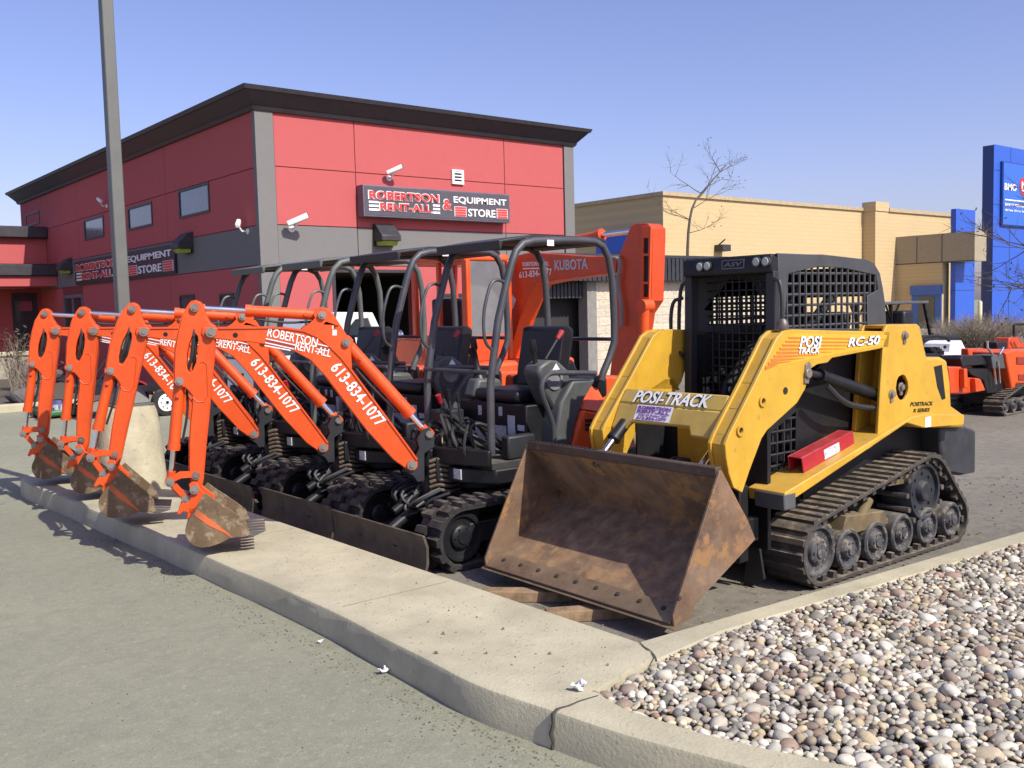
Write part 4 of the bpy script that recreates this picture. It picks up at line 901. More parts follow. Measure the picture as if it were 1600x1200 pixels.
xf, zt_ = so_[0]; xr = so_[7][0]; zr = so_[2][1]
fx = xf - .06
MB().prism([(xf - .05, zt_ - .004), (so_[1][0], so_[1][1] + .004), (so_[2][0], so_[2][1] + .002), (so_[2][0], so_[2][1] - .03), (xf - .05, zt_ - .035)], CYN + .021, -CYN - .021).build('roof', DKGREY, ld)
MB().prism([(xr - .02, .95), (xr, .95), (so_[5][0] - .01, so_[5][1]), (so_[3][0] - .01, so_[3][1] - .01), (so_[3][0] - .04, so_[3][1] - .02), (so_[5][0] - .03, so_[5][1])], -.313, -.25).prism([(xr - .02, .95), (xr, .95), (so_[5][0] - .01, so_[5][1]), (so_[3][0] - .01, so_[3][1] - .01), (so_[3][0] - .04, so_[3][1] - .02), (so_[5][0] - .03, so_[5][1])], .25, .313).build('rear_post', DKGREY, ld)
MB().prism([(xr - .02, 1.0), (xr, 1.0), (xr, 1.40), (xr - .02, 1.40)], -.31, .31).prism([(so_[3][0] - .06, so_[3][1] - .02), (so_[3][0] - .03, so_[3][1] - .02), (xr - .01, 1.66), (xr - .03, 1.66)], -.31, .31).build('rear_panel', BLACK, ld)
MB().box((xf - .03, .315, .62), (xf + .75, .333, so_[8][1] + .02)).build('lower_side_panel', BLACK, ld)
MB().box((xf + .05, -.32, .80), (xf + .75, -.305, so_[8][1])).build('lower_side_panel', BLACK, ld)
# header with lamps and maker's plate; front plane x = fx
hm = [LF.hit(*pp(zc, a, b), 0, fx) for a, b in ((130, 125), (745, 70), (730, 220), (150, 215))]
hz0 = min(hm[2].z, hm[3].z); hz1 = zt_ - .002
MB().prism([(fx, hz0 + .01), (xf + .05, hz0), (xf + .05, hz1 - .036), (xf - .052, hz1 - .002), (fx, hz1 - .015)], CYN + .003, -CYN - .003).build('header', BLACK, ld, bevel=.01)
hc = (hz0 + hz1) / 2
lamps = [LF.hit(*pp(zc, a, b), 0, fx) for a, b in ((205, 168), (258, 163), (608, 133), (675, 130))]
for p in lamps:
    lm = MB().lathe([(.030, 0), (.030, .012), (.025, .013), (.001, .010)], (fx, p.y, p.z), (-1, 0, 0), 20).build('work_light', mat('lamp_bezel', (.05, .05, .05), .4), ld)
    MB().lathe([(.024, 0), (.02, .004), (.001, .006)], (fx - .0125, p.y, p.z), (-1, 0, 0), 20).build('lens', mat('lamp_lens_clear', (.42, .45, .42), .15, var=.1), lm)
pl0 = LF.hit(*pp(zc, 358, 188), 0, fx); pl1 = LF.hit(*pp(zc, 518, 112), 0, fx)
pt = MB().prism([(pl0.y, pl0.z), (pl1.y, pl0.z), (pl1.y, pl1.z), (pl0.y, pl1.z)], fx - .004, fx + .001, [[(pl0.y - .006, pl0.z + .006), (pl1.y + .006, pl0.z + .006), (pl1.y + .006, pl1.z - .006), (pl0.y - .006, pl1.z - .006)]], plane='yz')
letters(pt, 'ASV', (fx - .001, pl0.y - .012, pl0.z + .014), (0, pl1.y - pl0.y + .024, 0), (0, 0, pl1.z - pl0.z - .028), .03, .2, .003); pt.build('maker_plate', mat('grey_print', (.13, .13, .14), .4), ld)
# front posts, door screen
zb_ = .80
for y in (CYN + .001, -CYN - .056): MB().prism([(xf - .04, hz0 + .02), (xf + .02, hz0 + .02), (xf + .0, zb_), (xf - .06, zb_)], y, y + .055).build('front_post', DKGREY, ld, bevel=.005)
dg_ = [(-.27, zb_ + .05), (.27, zb_ + .05), (.27, hz0 + .02), (-.27, hz0 + .02)]
MB().grid([(y, z) for y, z in dg_], xf + .10, .052, .0055, plane='yz', off=.004).build('door_screen', BLACK, ld)
# grab handles
for y, px_ in ((-CYN + .02, 0), (CYN - .02, 0)):
    g = MB()
    sgn = 1 if y > 0 else -1
    g.tube(smooth_path([(xf - .03, y - sgn*.03, hz0 - .02), (xf - .03, y + sgn*.03, hz0 - .05), (xf - .04, y + sgn*.035, 1.35), (xf - .04, y - sgn*.02, 1.30)], 2), .012)
    if sgn > 0: g.tube(smooth_path([(xf - .06, y - .02, hz0 - .12), (xf - .07, y + .07, hz0 - .14), (xf - .07, y + .07, 1.37), (xf - .06, y - .02, 1.32)], 2), .012)
    g.build('grab_handle', DKGREY, ld)
# inside: seat, lap bar, levers
st = MB().box((xf + .42, -.22, .98), (xf + .80, .22, 1.08)).prism([(xf + .74, 1.05), (xf + .86, 1.05), (xf + .98, 1.55), (xf + .88, 1.57)], -.20, .20); st.build('seat', SEATM, ld, bevel=.03, seg=3)
lb = MB()
for y in (-.17, .16): lb.tube([(xf + .85, y, 1.72), (xf + .45, y, 1.40), (xf + .12, y*.9, 1.12), (xf + .08, y*.9, 1.0)], .034)
lb.build('lap_bar', BLACK, ld)
lv = MB()
for y in (-.24, .24): lv.tube([(xf + .30, y, .92), (xf + .20, y, 1.18)], .014).ball((xf + .195, y, 1.20), .03)
lv.build('control_lever', BLACK, ld)
MB().box((xf - .02, -.27, .60), (xf + .5, .27, .82)).prism([(xf + .02, .82), (xf + .30, .82), (xf + .26, .98), (xf + .12, .98)], -.26, .26).build('foot_well', BLACK, ld)
MB().prism([(-.17, .86), (.05, .86), (.05, .98), (-.17, .98)], xf + .10, xf + .105, plane='yz').build('warning_label', LABEL, ld)
MB().box((xf + .3, -.33, .80), (xr, .33, 1.0)).build('cab_floor', BLACK, ld)
bl_ = lx(zc, 790, 580, -.50); MB().lathe([(.032, 0), (.034, .02), (.03, .045), (.018, .06), (.001, .062)], (bl_[0], -.50, bl_[1] - .03), (0, 0, 1), 18).lathe([(.02, -.02), (.02, 0), (.001, 0)], (bl_[0], -.5, bl_[1] - .03)).build('knob', STEEL, ld)
# hydraulic lines against the far arm
hl_ = MB()
for j in range(3):
    a = ly(z6, 640 + j*26, 390 + j*20, .42); b = ly(z6, 660 + j*26, 140 + j*22, .42)
    hl_.tube(smooth_path([(a.x, .415, a.z), (b.x - .01, .415, b.z - .03), (b.x + .03, .415, b.z), (b.x + .2, .41, b.z + .005)], 2), .009)
hl_.build('hydraulic_line', CHROME, ld)
gp = [LF.xz(*pp(z6, a, b), .40) for a, b in ((470, 500), (600, 410), (670, 405), (715, 500))]
MB().prism(gp, .36, .42).build('gusset', YELLOW, ld, bevel=.01)
# red lift-arm support lying on the near deck
r0 = [LF.hit(*pp(zt, a, b), 1, -.46) for a, b in ((285, 300), (640, 110))]
d_ = (r0[1] - r0[0]); an = math.atan2(d_.z, d_.x); Lr = d_.length
chn = [(-.045, -.0), (.045, -.0), (.045, .085), (-.045, .085)]
rs = MB(); Mx = Matrix.Translation(r0[0]) @ Matrix.Rotation(-an, 4, 'Y')
rs.box((0, -.05, .0), (Lr, -.042, .09), Mx).box((0, .042, 0), (Lr, .05, .09), Mx).box((0, -.0415, .082), (Lr, .0415, .09), Mx)
for v in range(len(rs.v)): rs.v[v] = tuple(LF.R @ Vector(rs.v[v]) + LF.o)
ra = rs.build('arm_support', REDP, bevel=.003)
so = LF.R @ r0[0] + LF.o
for v in ra.data.vertices: v.co -= so
ra.location = so
tag(ra, 'red steel channel with white sticker lying on the loader side deck', 'arm support')
sk = MB().box((Lr*.40, -.0525, .012), (Lr*.70, -.0503, .07), Matrix.Rotation(-an, 4, 'Y'))
sk.v = [tuple(LF.R @ Vector(p)) for p in sk.v]; sk.build('sticker', LABEL, ra)
pl_ = LF.hit(*pp(zt, 735, 92), 1, -.46); MB().lathe([(.085, 0), (.085, .006), (.001, .006)], (pl_.x, -.46, pl_.z - .01), (-.55, 0, 1), 24).build('cover_disc', mat('pale_cover', (.55, .50, .38), .5, var=.2), ld)
# ================================================================== MINI EXCAVATORS
# built once in its own axes (front = -x, driver's left = -y, towards the street end), then copied
FEET = [(3.60, 5.49), (3.60, 6.72), (3.60, 7.94), (3.60, 9.06)]
YAW = [24, 22, 27, 23]
EF = Frame((FEET[0][0], FEET[0][1], 0))
ex = empty('mini_excavator', EF.o)
def P(u, v, y): return EF.xz(u, v, y)
zA = Z(640, 520, .2166); zH = Z(660, 350, .2167)
# tracks
TC = [(-.02, .215, .175), (1.18, .215, .175)]
for y0, y1 in ((-.60, -.37), (.37, .60)):
    track_mesh(TC, y0, y1, .025, .026, .105, .062, 'block', (.11, .045, ((y0 + y1)/2 - .02,), .03, .04)).build('rubber_track', RUBBER_D, ex)
    tf = MB().bar((.05, (y0+y1)/2, .22), (1.15, (y0+y1)/2, .22), .13, .14)
    tf.build('track_frame', BLACK, ex, bevel=.01)
    for x, z, r in ((-.02, .215, .165), (1.18, .215, .165)): road_wheel((x, z), r, y0 + .035, y1 - .03).build('idler_wheel', BLACK, ex)
    for x in (.25, .48, .71, .94): road_wheel((x, .10), .068, y0 + .05, y1 - .05).build('track_roller', BLACK, ex)
MB().box((.25, -.38, .20), (.95, .38, .42)).cyl((.60, 0, .42), (.60, 0, .52), .30, 32).build('undercarriage', BLACK, ex, bevel=.01)
# blade
xb_ = -.33
bp_ = [(xb_, .015), (xb_ + .02, .015), (xb_ + .045, .10), (xb_ + .045, .20), (xb_ + .02, .275), (xb_, .275), (xb_ + .025, .20), (xb_ + .025, .10)]
MB().prism(bp_, -.575, .575).build('dozer_blade', BLADEM, ex, bevel=.003)
ba = MB()
for y in (-.22, .22): ba.bar((xb_ + .03, y, .12), (.35, y, .25), .06, .08)
ba.box((xb_ + .03, -.25, .09), (xb_ + .07, .25, .2)); ba.build('blade_arm', BLACK, ex, bevel=.006)
bc = MB().cyl((xb_ + .12, 0, .20), (xb_ + .42, 0, .36), .034).build('blade_cylinder', BLACK, ex)
MB().cyl((xb_ + .42, 0, .36), (xb_ + .60, 0, .455), .020).cyl((xb_ + .60, -.03, .455), (xb_ + .60, .03, .455), .035).build('piston_rod', CHROME, bc)
# house
dk_ = MB().prism([(.18, -.30), (.30, -.52), (1.2, -.56), (1.72, -.45), (1.88, -.2), (1.88, .2), (1.72, .45), (1.2, .56), (.30, .52), (.18, .30)], .50, .60, plane='xy')
dk_.build('deck', BLACK, ex, bevel=.012)
fb = P(768, 714, -.50); 
MB().prism([(.12, -.12), (.24, -.52), (.27, -.52), (.27, .52), (.24, .52), (.12, .12)], .62, .73, plane='xy').box((.10, -.13, .50), (.35, .13, .66)).build('front_sill', BLACK, ex, bevel=.01)
MB().box((.275, -.51, .60), (1.05, .51, .64)).build('floor_plate', mat('floor_rubber', (.03, .03, .03), .8, dust=.5), ex)
MB().prism([(-.40, .40), (-.30, .40), (-.30, .55), (-.40, .55)], .17, .178, plane='yz')
lb_ = MB(); lb_.prism([(-.30, .525), (-.22, .525), (-.22, .592), (-.30, .592)], .172, .182, plane='yz', M=None); lb_.build('label', LABEL, ex)
# swing base
MB().cyl((.13, 0, .38), (.13, 0, .74), .06, 20).box((.10, -.06, .42), (.26, .06, .47)).box((.10, -.06, .66), (.26, .06, .71)).build('swing_post', BLACK, ex, bevel=.006)
# seat base with labels, seat, consoles
MB().box((.70, -.36, .64), (1.10, .42, .98)).build('seat_base', BLACK, ex, bevel=.01)
lm = MB()
for y0, y1, z0, z1 in ((.05, .22, .70, .82), (-.14, .04, .69, .82), (-.24, -.16, .76, .90), (.14, .18, .88, .95), (.0, .04, .90, .955), (-.10, -.06, .89, .955), (-.34, -.27, .80, .84)): lm.prism([(y0, z0), (y1, z0), (y1, z1), (y0, z1)], .6955, .6985, plane='yz')
lm.build('label', LABEL, ex)
MB().box((.70, -.26, .985), (1.14, .24, 1.075)).build('seat_cushion', SEATM, ex, bevel=.035, seg=3)
MB().prism([(1.08, 1.06), (1.20, 1.05), (1.29, 1.48), (1.24, 1.52), (1.17, 1.50)], -.24, .22).build('seat_back', SEATM, ex, bevel=.04, seg=3)
con = [P(*pp(zA, a, b), -.42) for a, b in ((905, 290), (920, 240), (980, 195), (1055, 200), (1130, 268), (1160, 440), (1135, 495), (1012, 552), (955, 430))]
MB().prism(con, -.45, -.28).build('side_console', PANEL, ex, bevel=.025, seg=3)
cc = P(*pp(zA, 1045, 340), -.45); MB().lathe([(.075, 0), (.07, .012), (.05, .014), (.045, .004), (.001, .004)], (cc[0], -.45, cc[1]), (0, -1, 0), 22).build('console_knob', mat('mid_grey_plastic', (.20, .20, .21), .5), ex)
sk = MB(); sk.add([(cc[0] - .02, -.4535, cc[1] + .07), (cc[0] + .05, -.4535, cc[1] + .07), (cc[0] + .015, -.4535, cc[1] + .115)], [(0, 1, 2)]); sk.build('sticker', DECAL, ex)
MB().prism([(.74, .99), (1.05, .99), (1.02, 1.12), (.80, 1.14)], .30, .44).build('side_console', PANEL, ex, bevel=.03)
def lever(p0, p1, knob=REDP):
    l = MB().tube([p0, p1], .009).build('control_lever', DKGREY, ex); d_ = (Vector(p1) - Vector(p0)).normalized(); MB().tube([Vector(p1) - d_*.03, Vector(p1) + d_*.04], [.016, .022]).build('knob', knob, l)
k0 = P(*pp(zA, 980, 190), -.40); k1 = P(*pp(zA, 1080, 20), -.40); lever((k0[0], -.40, k0[1]), (k1[0], -.40, k1[1]))
lever((.62, .38, .64), (.46, .33, 1.0)); lever((.42, .10, .64), (.38, .10, 1.05), BLACK); lever((.42, -.02, .64), (.37, -.02, 1.04), BLACK); lever((.88, .38, 1.1), (.80, .38, 1.32), BLACK)
MB().box((.34, -.12, .64), (.50, .0, .68)).box((.34, .16, .64), (.50, .30, .68)).build('pedal', PANEL, ex, bevel=.008)
yb_ = MB().tube([(.32, .22, .64), (.32, .22, .78), (.32, .12, .78), (.32, .12, .68)], .010, 6).build('pedal_lock', mat('cream_tube', (.45, .40, .25), .5), ex)
# tail: grey fender and orange engine cover
fe = [P(*pp(zA, a, b), -.51) for a, b in ((1060, 700), (1090, 500), (1175, 345), (1345, 335), (1250, 500), (1205, 640), (1165, 830), (1050, 830))]
MB().prism(fe, -.515, -.20).build('fender', PANEL, ex, bevel=.02, seg=3)
co_ = [P(*pp(zA, a, b), -.51) for a, b in ((1345, 340), (1400, 336), (1440, 365), (1480, 450), (1490, 840), (1160, 840), (1195, 700), (1235, 560), (1290, 430))]
lo_ = [P(*pp(zA, a, b), -.51) for a, b in ((1235, 548), (1335, 565), (1440, 560), (1490, 840), (1160, 840), (1195, 690))]; up_ = [P(*pp(zA, a, b), -.51) for a, b in ((1345, 340), (1400, 336), (1450, 372))]
eh = MB().prism(lo_, -.535, -.16)
uv = [(lo_[0][0], -.535, lo_[0][1]), (lo_[1][0], -.535, lo_[1][1]), (lo_[2][0], -.535, lo_[2][1]), (up_[2][0], -.36, up_[2][1]), (up_[1][0], -.36, up_[1][1]), (up_[0][0], -.38, up_[0][1])]
eh = eh.add(uv + [(x, -.16, z) for x, y, z in uv], [(0, 1, 4, 5), (1, 2, 3, 4), (5, 4, 10, 11), (4, 3, 9, 10), (0, 5, 11, 6), (2, 8, 9, 3)]).prism([(co_[0][0], co_[0][1]), (1.95, co_[0][1] - .03), (2.02, .9), (2.0, .62), (co_[0][0] - .05, .62)], -.161, .53).build('engine_cover', ORANGE, ex, bevel=.03, seg=3)
vt = MB()
for j in range(3):
    a = P(*pp(zA, 1262, 625 + j*30), -.53); b = P(*pp(zA, 1330, 618 + j*30), -.53); vt.prism([a, b, (b[0], b[1] - .022), (a[0], a[1] - .022)], -.5385, -.534)
vt.build('cover_vent', BLACK, eh)
MB().box((1.10, -.18, .62), (1.5, .52, 1.0)).build('tank_cover', DKGREY, ex, bevel=.03)
# canopy frame: a hoop each side, roof, guard bars, grab rails
hoop = [(768, 712)] + [pp(zH, a, b) for a, b in ((490, 1150), (545, 700), (608, 420), (640, 290), (675, 195), (725, 140), (800, 121), (900, 118), (1150, 118), (1240, 126), (1300, 160), (1340, 240), (1368, 400), (1382, 700), (1383, 850), (1350, 960), (1300, 1080), (1290, 1130))]
HN, HF = -.46, .27
hp = [P(u, v, HN) for u, v in hoop]
for y in (HN, HF): MB().tube([(x, y, z) for x, z in hp], .026, 12).build('canopy_hoop', TUBE, ex)
zt1 = max(z for x, z in hp); xt = [x for x, z in hp if z > zt1 - .06]
gb = MB(); b0 = P(762, 582, HN); gb.tube([(b0[0], HN, b0[1]), (b0[0], HF, b0[1])], .014, 8); b1 = P(957, 530, HN); gb.tube([(b1[0], HN, b1[1]), (b1[0], HF, b1[1])], .014, 8)
for x in (xt[0] + .04, xt[-1] - .04): gb.tube([(x, HN, zt1 - .01), (x, HF, zt1 - .01)], .02, 8)
gb.build('guard_bar', TUBE, ex)
r0 = P(779, 377, HN + .03); xr0 = r0[0]
rf = MB().prism([(xr0, zt1 - .075), (xr0 + .015, zt1 - .075), (xr0 + .03, zt1 - .025), (xt[0] + .1, zt1 + .0), (xt[-1] + .02, zt1 + .0), (xt[-1] + .06, zt1 - .03), (xt[-1] + .06, zt1 + .005), (xt[-1] - .02, zt1 + .03), (xt[0] + .1, zt1 + .03), (xr0 - .005, zt1 - .015)], HN + .02, HF + .01)
rf.build('roof', DKGREY, ex, bevel=.006)
st = MB(); tp = P(*pp(zH, 925, 125), HN - .03); st.prism([(tp[0] - .03, tp[1] - .03), (tp[0] + .03, tp[1] - .03), (tp[0] + .03, tp[1] + .01), (tp[0] - .03, tp[1] + .01)], HN - .029, HN - .024); st.build('sticker', DECAL, ex)
gr_ = [P(*pp(zH, a, b), HN) for a, b in ((500, 905), (460, 870), (442, 800), (440, 640), (470, 500), (495, 425), (525, 403), (560, 405), (600, 425))]
for y in (HN, HF): MB().tube(smooth_path([(x, y, z) for x, z in gr_], 2), .011, 8).build('grab_rail', TUBE, ex)
ar = [P(*pp(zA, a, b), -.54) for a, b in ((1042, 830), (1042, 680), (1000, 560), (950, 430), (955, 350), (1000, 295), (1060, 288), (1340, 290))]
MB().tube(smooth_path([(x, -.54, z) for x, z in ar], 2), .018, 10).build('arm_guard', TUBE, ex)

# working clutter under the canopy: joystick boots, hoses, box behind the seat
jb = MB()
for x, y in ((.86, .37), (.82, -.36)): jb.lathe([(.06, 0), (.055, .03), (.035, .06), (.04, .075), (.022, .11), (.014, .24), (.026, .26), (.024, .33), (.001, .34)], (x, y, 1.10), (-.15, 0, 1), 12)
jb.build('joystick', SEATM, ex)
MB().box((1.16, -.40, .98), (1.46, .36, 1.14)).prism([(1.20, 1.14), (1.42, 1.14), (1.36, 1.26), (1.26, 1.26)], -.15, .30).build('rear_cover', BLACK, ex, bevel=.03)
rr_ = random.Random(31); ch_ = MB()
for j in range(16):
    y = rr_.uniform(-.30, .34); x = rr_.uniform(.22, .45)
    ch_.tube(smooth_path([(x, y, .60), (x - .10, y + rr_.gauss(0, .06), .72 + rr_.uniform(0, .2)), (x + rr_.gauss(0, .08), y + rr_.gauss(0, .12), .78 + rr_.uniform(0, .22)), (x + .28, y + rr_.gauss(0, .1), .66)], 2), rr_.uniform(.009, .016), 6)
for j in range(10):
    y = rr_.uniform(-.35, .35); ch_.tube(smooth_path([(.05 + rr_.uniform(0, .2), y, .46), (-.05 - rr_.uniform(0, .12), y*.7, .40 + rr_.gauss(0, .04)), (.0, y*.4 + rr_.gauss(0, .1), .30), (.3, y*.3, .36)], 2), .012, 6)
ch_.build('hydraulic_hose', HOSE, ex)
bx_ = MB().box((.44, -.48, .641), (.68, -.40, .80)).box((.45, .30, .641), (.66, .47, .92)).box((1.05, .37, .65), (1.45, .5, 1.0)); bx_.build('side_box', DKGREY, ex, bevel=.015)
MB().tube([(-.12, .08, .30), (.12, .05, .44)], .03, 14).build('ram_sleeve', BLACK, ex)

# ---- digging gear in the boom plane: frame at the boom foot, -x outwards
FT = (0, 0, .605)
BFm = Frame((FEET[0][0], FEET[0][1], FT[2]), -R_(YAW[0]))
z5 = Z(250, 430, .36675); z4 = Z(0, 450, .33333); zk = Z(330, 390, .19375); zbk = Z(260, 730, .11667)
def Q(z, pts, y): return [BFm.xz(*pp(z, a, b), y) for a, b in pts]
def part(mb, name, m_, bevel=0, parent=None, seg=2):
    if parent: return mb.build(name, m_, parent, bevel=bevel, seg=seg)
    return mb.build(name, m_, ex, bevel=bevel, seg=seg, loc=FT, rot=(0, 0, -R_(YAW[0])))
YB_ = -.065
foot = Q(z5, [(1072, 808)], YB_)[0]; piv = Q(z5, [(217, 243)], YB_)[0]; lug1 = Q(z5, [(690, 170)], YB_)[0]; lug2 = Q(z5, [(793, 287)], YB_)[0]; btop = Q(z5, [(1148, 678)], YB_)[0]
bo_out = Q(zk, [(60, 632), (250, 630), (450, 628), (600, 634), (750, 655), (865, 705), (960, 780), (1050, 870), (1130, 970)], YB_) + Q(z5, [(960, 600), (1050, 722), (1095, 785)], YB_) + \
    [(foot[0] + .045*math.cos(a), foot[1] + .045*math.sin(a)) for a in (.3, -.4, -1.1, -1.8, -2.5)] + \
    Q((0, 0, 1), [(615, 719), (574, 674), (537, 626), (509, 589), (485, 563), (452, 545), (414, 538), (394, 535), (369, 533), (342, 530)], YB_) + \
    [(piv[0] + .06*math.cos(a), piv[1] + .06*math.sin(a)) for a in (3.9, 3.2, 2.5)]
boom = MB().prism(bo_out, -.065, .065)
bm_ = part(boom, 'boom', ORANGE, .006)
lgp = Q(zk, [(860, 720), (700, 665), (745, 622), (790, 596), (835, 552)], -.04) + [(lug1[0] + .055*math.cos(a), lug1[1] + .055*math.sin(a)) for a in (3.0, 2.2, 1.4, .7)] + Q(zk, [(990, 530), (1050, 620), (1090, 690)], -.04) + [(lug2[0] + .05*math.cos(a), lug2[1] + .05*math.sin(a)) for a in (1.2, .3, -.5)] + Q(zk, [(1125, 800), (1135, 960), (1040, 880), (950, 800)], -.04)
slot = Q(zk, [(975, 612), (1005, 612), (1005, 640), (975, 640)], -.04)
lp_ = MB()
for y in (-.058, .042): lp_.prism(lgp, y, y + .016, [slot])
lp_.build('cylinder_lug', ORANGE, bm_, bevel=.003)
tp_ = MB(); rid = bo_out[:12]
for (a, b) in zip(rid, rid[1:]): tp_.bar((a[0], 0, a[1]), (b[0], 0, b[1]), .148, .012)
tp_.build('boom_flange', ORANGE, bm_)
pn = MB()
for c, r, w_ in ((foot, .032, .085), (piv, .032, .095), (lug1, .026, .078), (lug2, .026, .078)): pin(pn, c, r, -w_, w_).cyl((c[0], -w_ - .008, c[1]), (c[0], -w_, c[1]), r*.55, 6)
pn.build('pivot_pin', PIN, bm_)
hb = Q(zk, [(195, 690)], YB_)[0]; MB().cyl((hb[0], -.067, hb[1]), (hb[0], -.05, hb[1]), .016, 12).build('grease_hole', BLACK, bm_)
# lettering on the boom
def onb(mb, s, p0, p1, h, bold=.01, lift=.0675, sp=1.0, shear=0.0):
    a, b = Vector((p0[0], 0, p0[1])), Vector((p1[0], 0, p1[1])); d_ = b - a; up = Vector((-d_.z, 0, d_.x)).normalized()
    if up.z < 0: up = -up
    letters(mb, s, a - Vector((0, lift, 0)), d_, up * h, bold, shear, .002, spacing=sp)
lw = MB()
q0, q1 = Q(zk, [(448, 700), (850, 785)], YB_); onb(lw, 'ROBERTSON', q0, q1, .058, .012)
q0, q1 = Q(zk, [(672, 805), (960, 868)], YB_); onb(lw, 'RENT-ALL', q0, q1, .052, .012)
q0, q1 = Q(z5, [(722, 398), (925, 650)], YB_); onb(lw, '613-834-1077', q0, q1, .082, .022, sp=1.06)
for (a, b, c, d_) in ((440, 713, 690, 768), (435, 745, 665, 796), (430, 768, 640, 808), (860, 758, 950, 778), (850, 795, 940, 812)):
    p, q_ = Q(zk, [(a, b), (c, d_)], YB_); lw.prism([p, q_, (q_[0], q_[1] - .007), (p[0], p[1] - .007)], -.0695, -.0675)
lw.build('lettering', DECAL, bm_)
lr = MB()
for (a, b, c, d_, h) in ((440, 725, 680, 777, .017), (436, 752, 655, 800, .012), (858, 768, 945, 787, .022)):
    p, q_ = Q(zk, [(a, b), (c, d_)], YB_); lr.prism([p, q_, (q_[0], q_[1] - h), (p[0], p[1] - h)], -.0685, -.0672)
lr.build('decal_stripe', DECALR, bm_)
dcl = Q(zk, [(978, 648), (1012, 648), (1012, 692), (978, 692)], -.058); MB().prism(dcl, -.0605, -.0585).build('decal', DECAL, bm_)
# swing bracket
sb = Q(z5, [(1120, 660), (1150, 650), (1175, 690), (1170, 735), (1130, 762), (1130, 880), (1100, 885), (1085, 860), (1050, 840), (1058, 800), (1085, 790), (1108, 740), (1098, 705)], -.09)
sbm = MB()
for y in (-.062, .044): sbm.prism(sb, y, y + .018)
xx = Q(z5, [(1115, 700), (1130, 880)], -.09); sbm.box((xx[0][0] + .02, -.043, xx[1][1] + .01), (xx[1][0], .043, xx[0][1] - .08))
br_ = part(sbm, 'swing_bracket', DKGREY, .006)
pin(MB(), btop, .026, -.075, .075).cyl((btop[0], -.083, btop[1]), (btop[0], -.075, btop[1]), .02, 6).build('pivot_pin', PIN, br_)
hz_ = MB()
for j in range(7):
    z = -.02 - j*.035 + .05; hz_.tube(smooth_path([(.10, -.05 + .01*(j % 2), z), (.16, -.06, z + .02), (.24, -.05, z - .005), (.32, .02, z)], 2), .013, 7)
part(hz_, 'hose', mat('brown_dusty_hose', (.09, .065, .045), .7, var=.3))
def ram(p0, p1, f, r, rr, nm, mb_=None, y=0.0, hose=True):
    a, b = Vector((p0[0], y, p0[1])), Vector((p1[0], y, p1[1])); d_ = b - a; m_ = a + d_*f
    c = MB().cyl(a, m_, r, 18).cyl(m_ - d_.normalized()*.03, m_ + d_.normalized()*.008, r*1.12, 18).cyl(a - Vector((0, .045, 0)), a + Vector((0, .045, 0)), r*1.15, 16)
    up = Vector((-d_.z, 0, d_.x)).normalized(); up = up if up.z > 0 else -up
    c.cyl(a.lerp(m_, .22) + up*0, a.lerp(m_, .22) - Vector((0, r + .015, 0)), .012, 8)
    o = part(c, nm, ORANGE)
    MB().cyl(m_, b, rr, 14).build('piston_rod', CHROME, o); MB().cyl(b - Vector((0, .045, 0)), b + Vector((0, .045, 0)), rr*1.9, 14).cyl(b - d_.normalized()*.06, b, rr*1.5, 12).build('rod_eye', ORANGE, o)
    if hose:
        h = MB(); dn = -up; h.tube(smooth_path([a + d_*.08 + dn*(r + .01), a + d_*.3 + dn*(r + .03), a + d_*f*.9 + dn*(r + .012)], 2), .009, 6); h.build('hose', HOSE, o)
    return o
ram(lug2, btop, .78, .042, .020, 'boom_cylinder')
apk = Q(z4, [(912, 92)], YB_)[0]
ram(lug1, apk, .60, .036, .018, 'arm_cylinder')
# arm (dipper)
ar_o = Q(z4, [(882, 84), (895, 66), (915, 60), (938, 68), (950, 88), (962, 130), (985, 168), (1010, 182), (1018, 205), (1008, 235), (1001, 330), (988, 450), (976, 600), (962, 740), (948, 905), (938, 945), (918, 955), (900, 940), (888, 880), (888, 740), (893, 640), (903, 545), (902, 505), (880, 478), (862, 462), (836, 462), (818, 440), (817, 400), (820, 300), (832, 220), (850, 145)], YB_)
ar_h = [BFm.xz(*pp(z4, 902 + 25*math.cos(t*.5236) - 14*math.sin(t*.5236)*.9, 305 + 92*math.sin(t*.5236)), YB_) for t in range(12)]
am_ = part(MB().prism(ar_o, -.055, -.037, [ar_h]).prism(ar_o, .037, .055, [ar_h]), 'arm', ORANGE, .004)
ab = MB(); k_ = len(ar_o)
for i in range(k_):
    a, b = ar_o[i], ar_o[(i+1) % k_]
    if i in (16, 17): continue
    ab.bar((a[0], 0, a[1]), (b[0], 0, b[1]), .085, .012)
ab.build('arm_web', ORANGE, am_)
wl = Q(z4, [(900, 512), (925, 535), (955, 535), (975, 505), (970, 360), (955, 345), (940, 350)], YB_)
MB().tube([(x, -.066, z) for x, z in smooth_path([(a[0], a[1], 0) for a in wl], 1) for x, z in [(x, z)]] if False else [(p[0], -.056, p[1]) for p in wl], .004, 5).build('weld_bead', ORANGE, am_)
bcp = Q(z4, [(840, 437)], YB_)[0]; lkp = Q(z4, [(797, 910)], YB_)[0]; tip = Q(zbk, [(380, 285)], YB_)[0]; lk2 = Q(zbk, [(395, 110)], YB_)[0]; lk3 = Q(zbk, [(265, 425)], YB_)[0]
pn = MB()
for c, r, w_ in ((apk, .026, .078), (bcp, .026, .08), (lk2, .026, .085)): pin(pn, c, r, -w_, w_).cyl((c[0], -w_ - .008, c[1]), (c[0], -w_, c[1]), r*.55, 6)
pn.build('pivot_pin', PIN, am_)
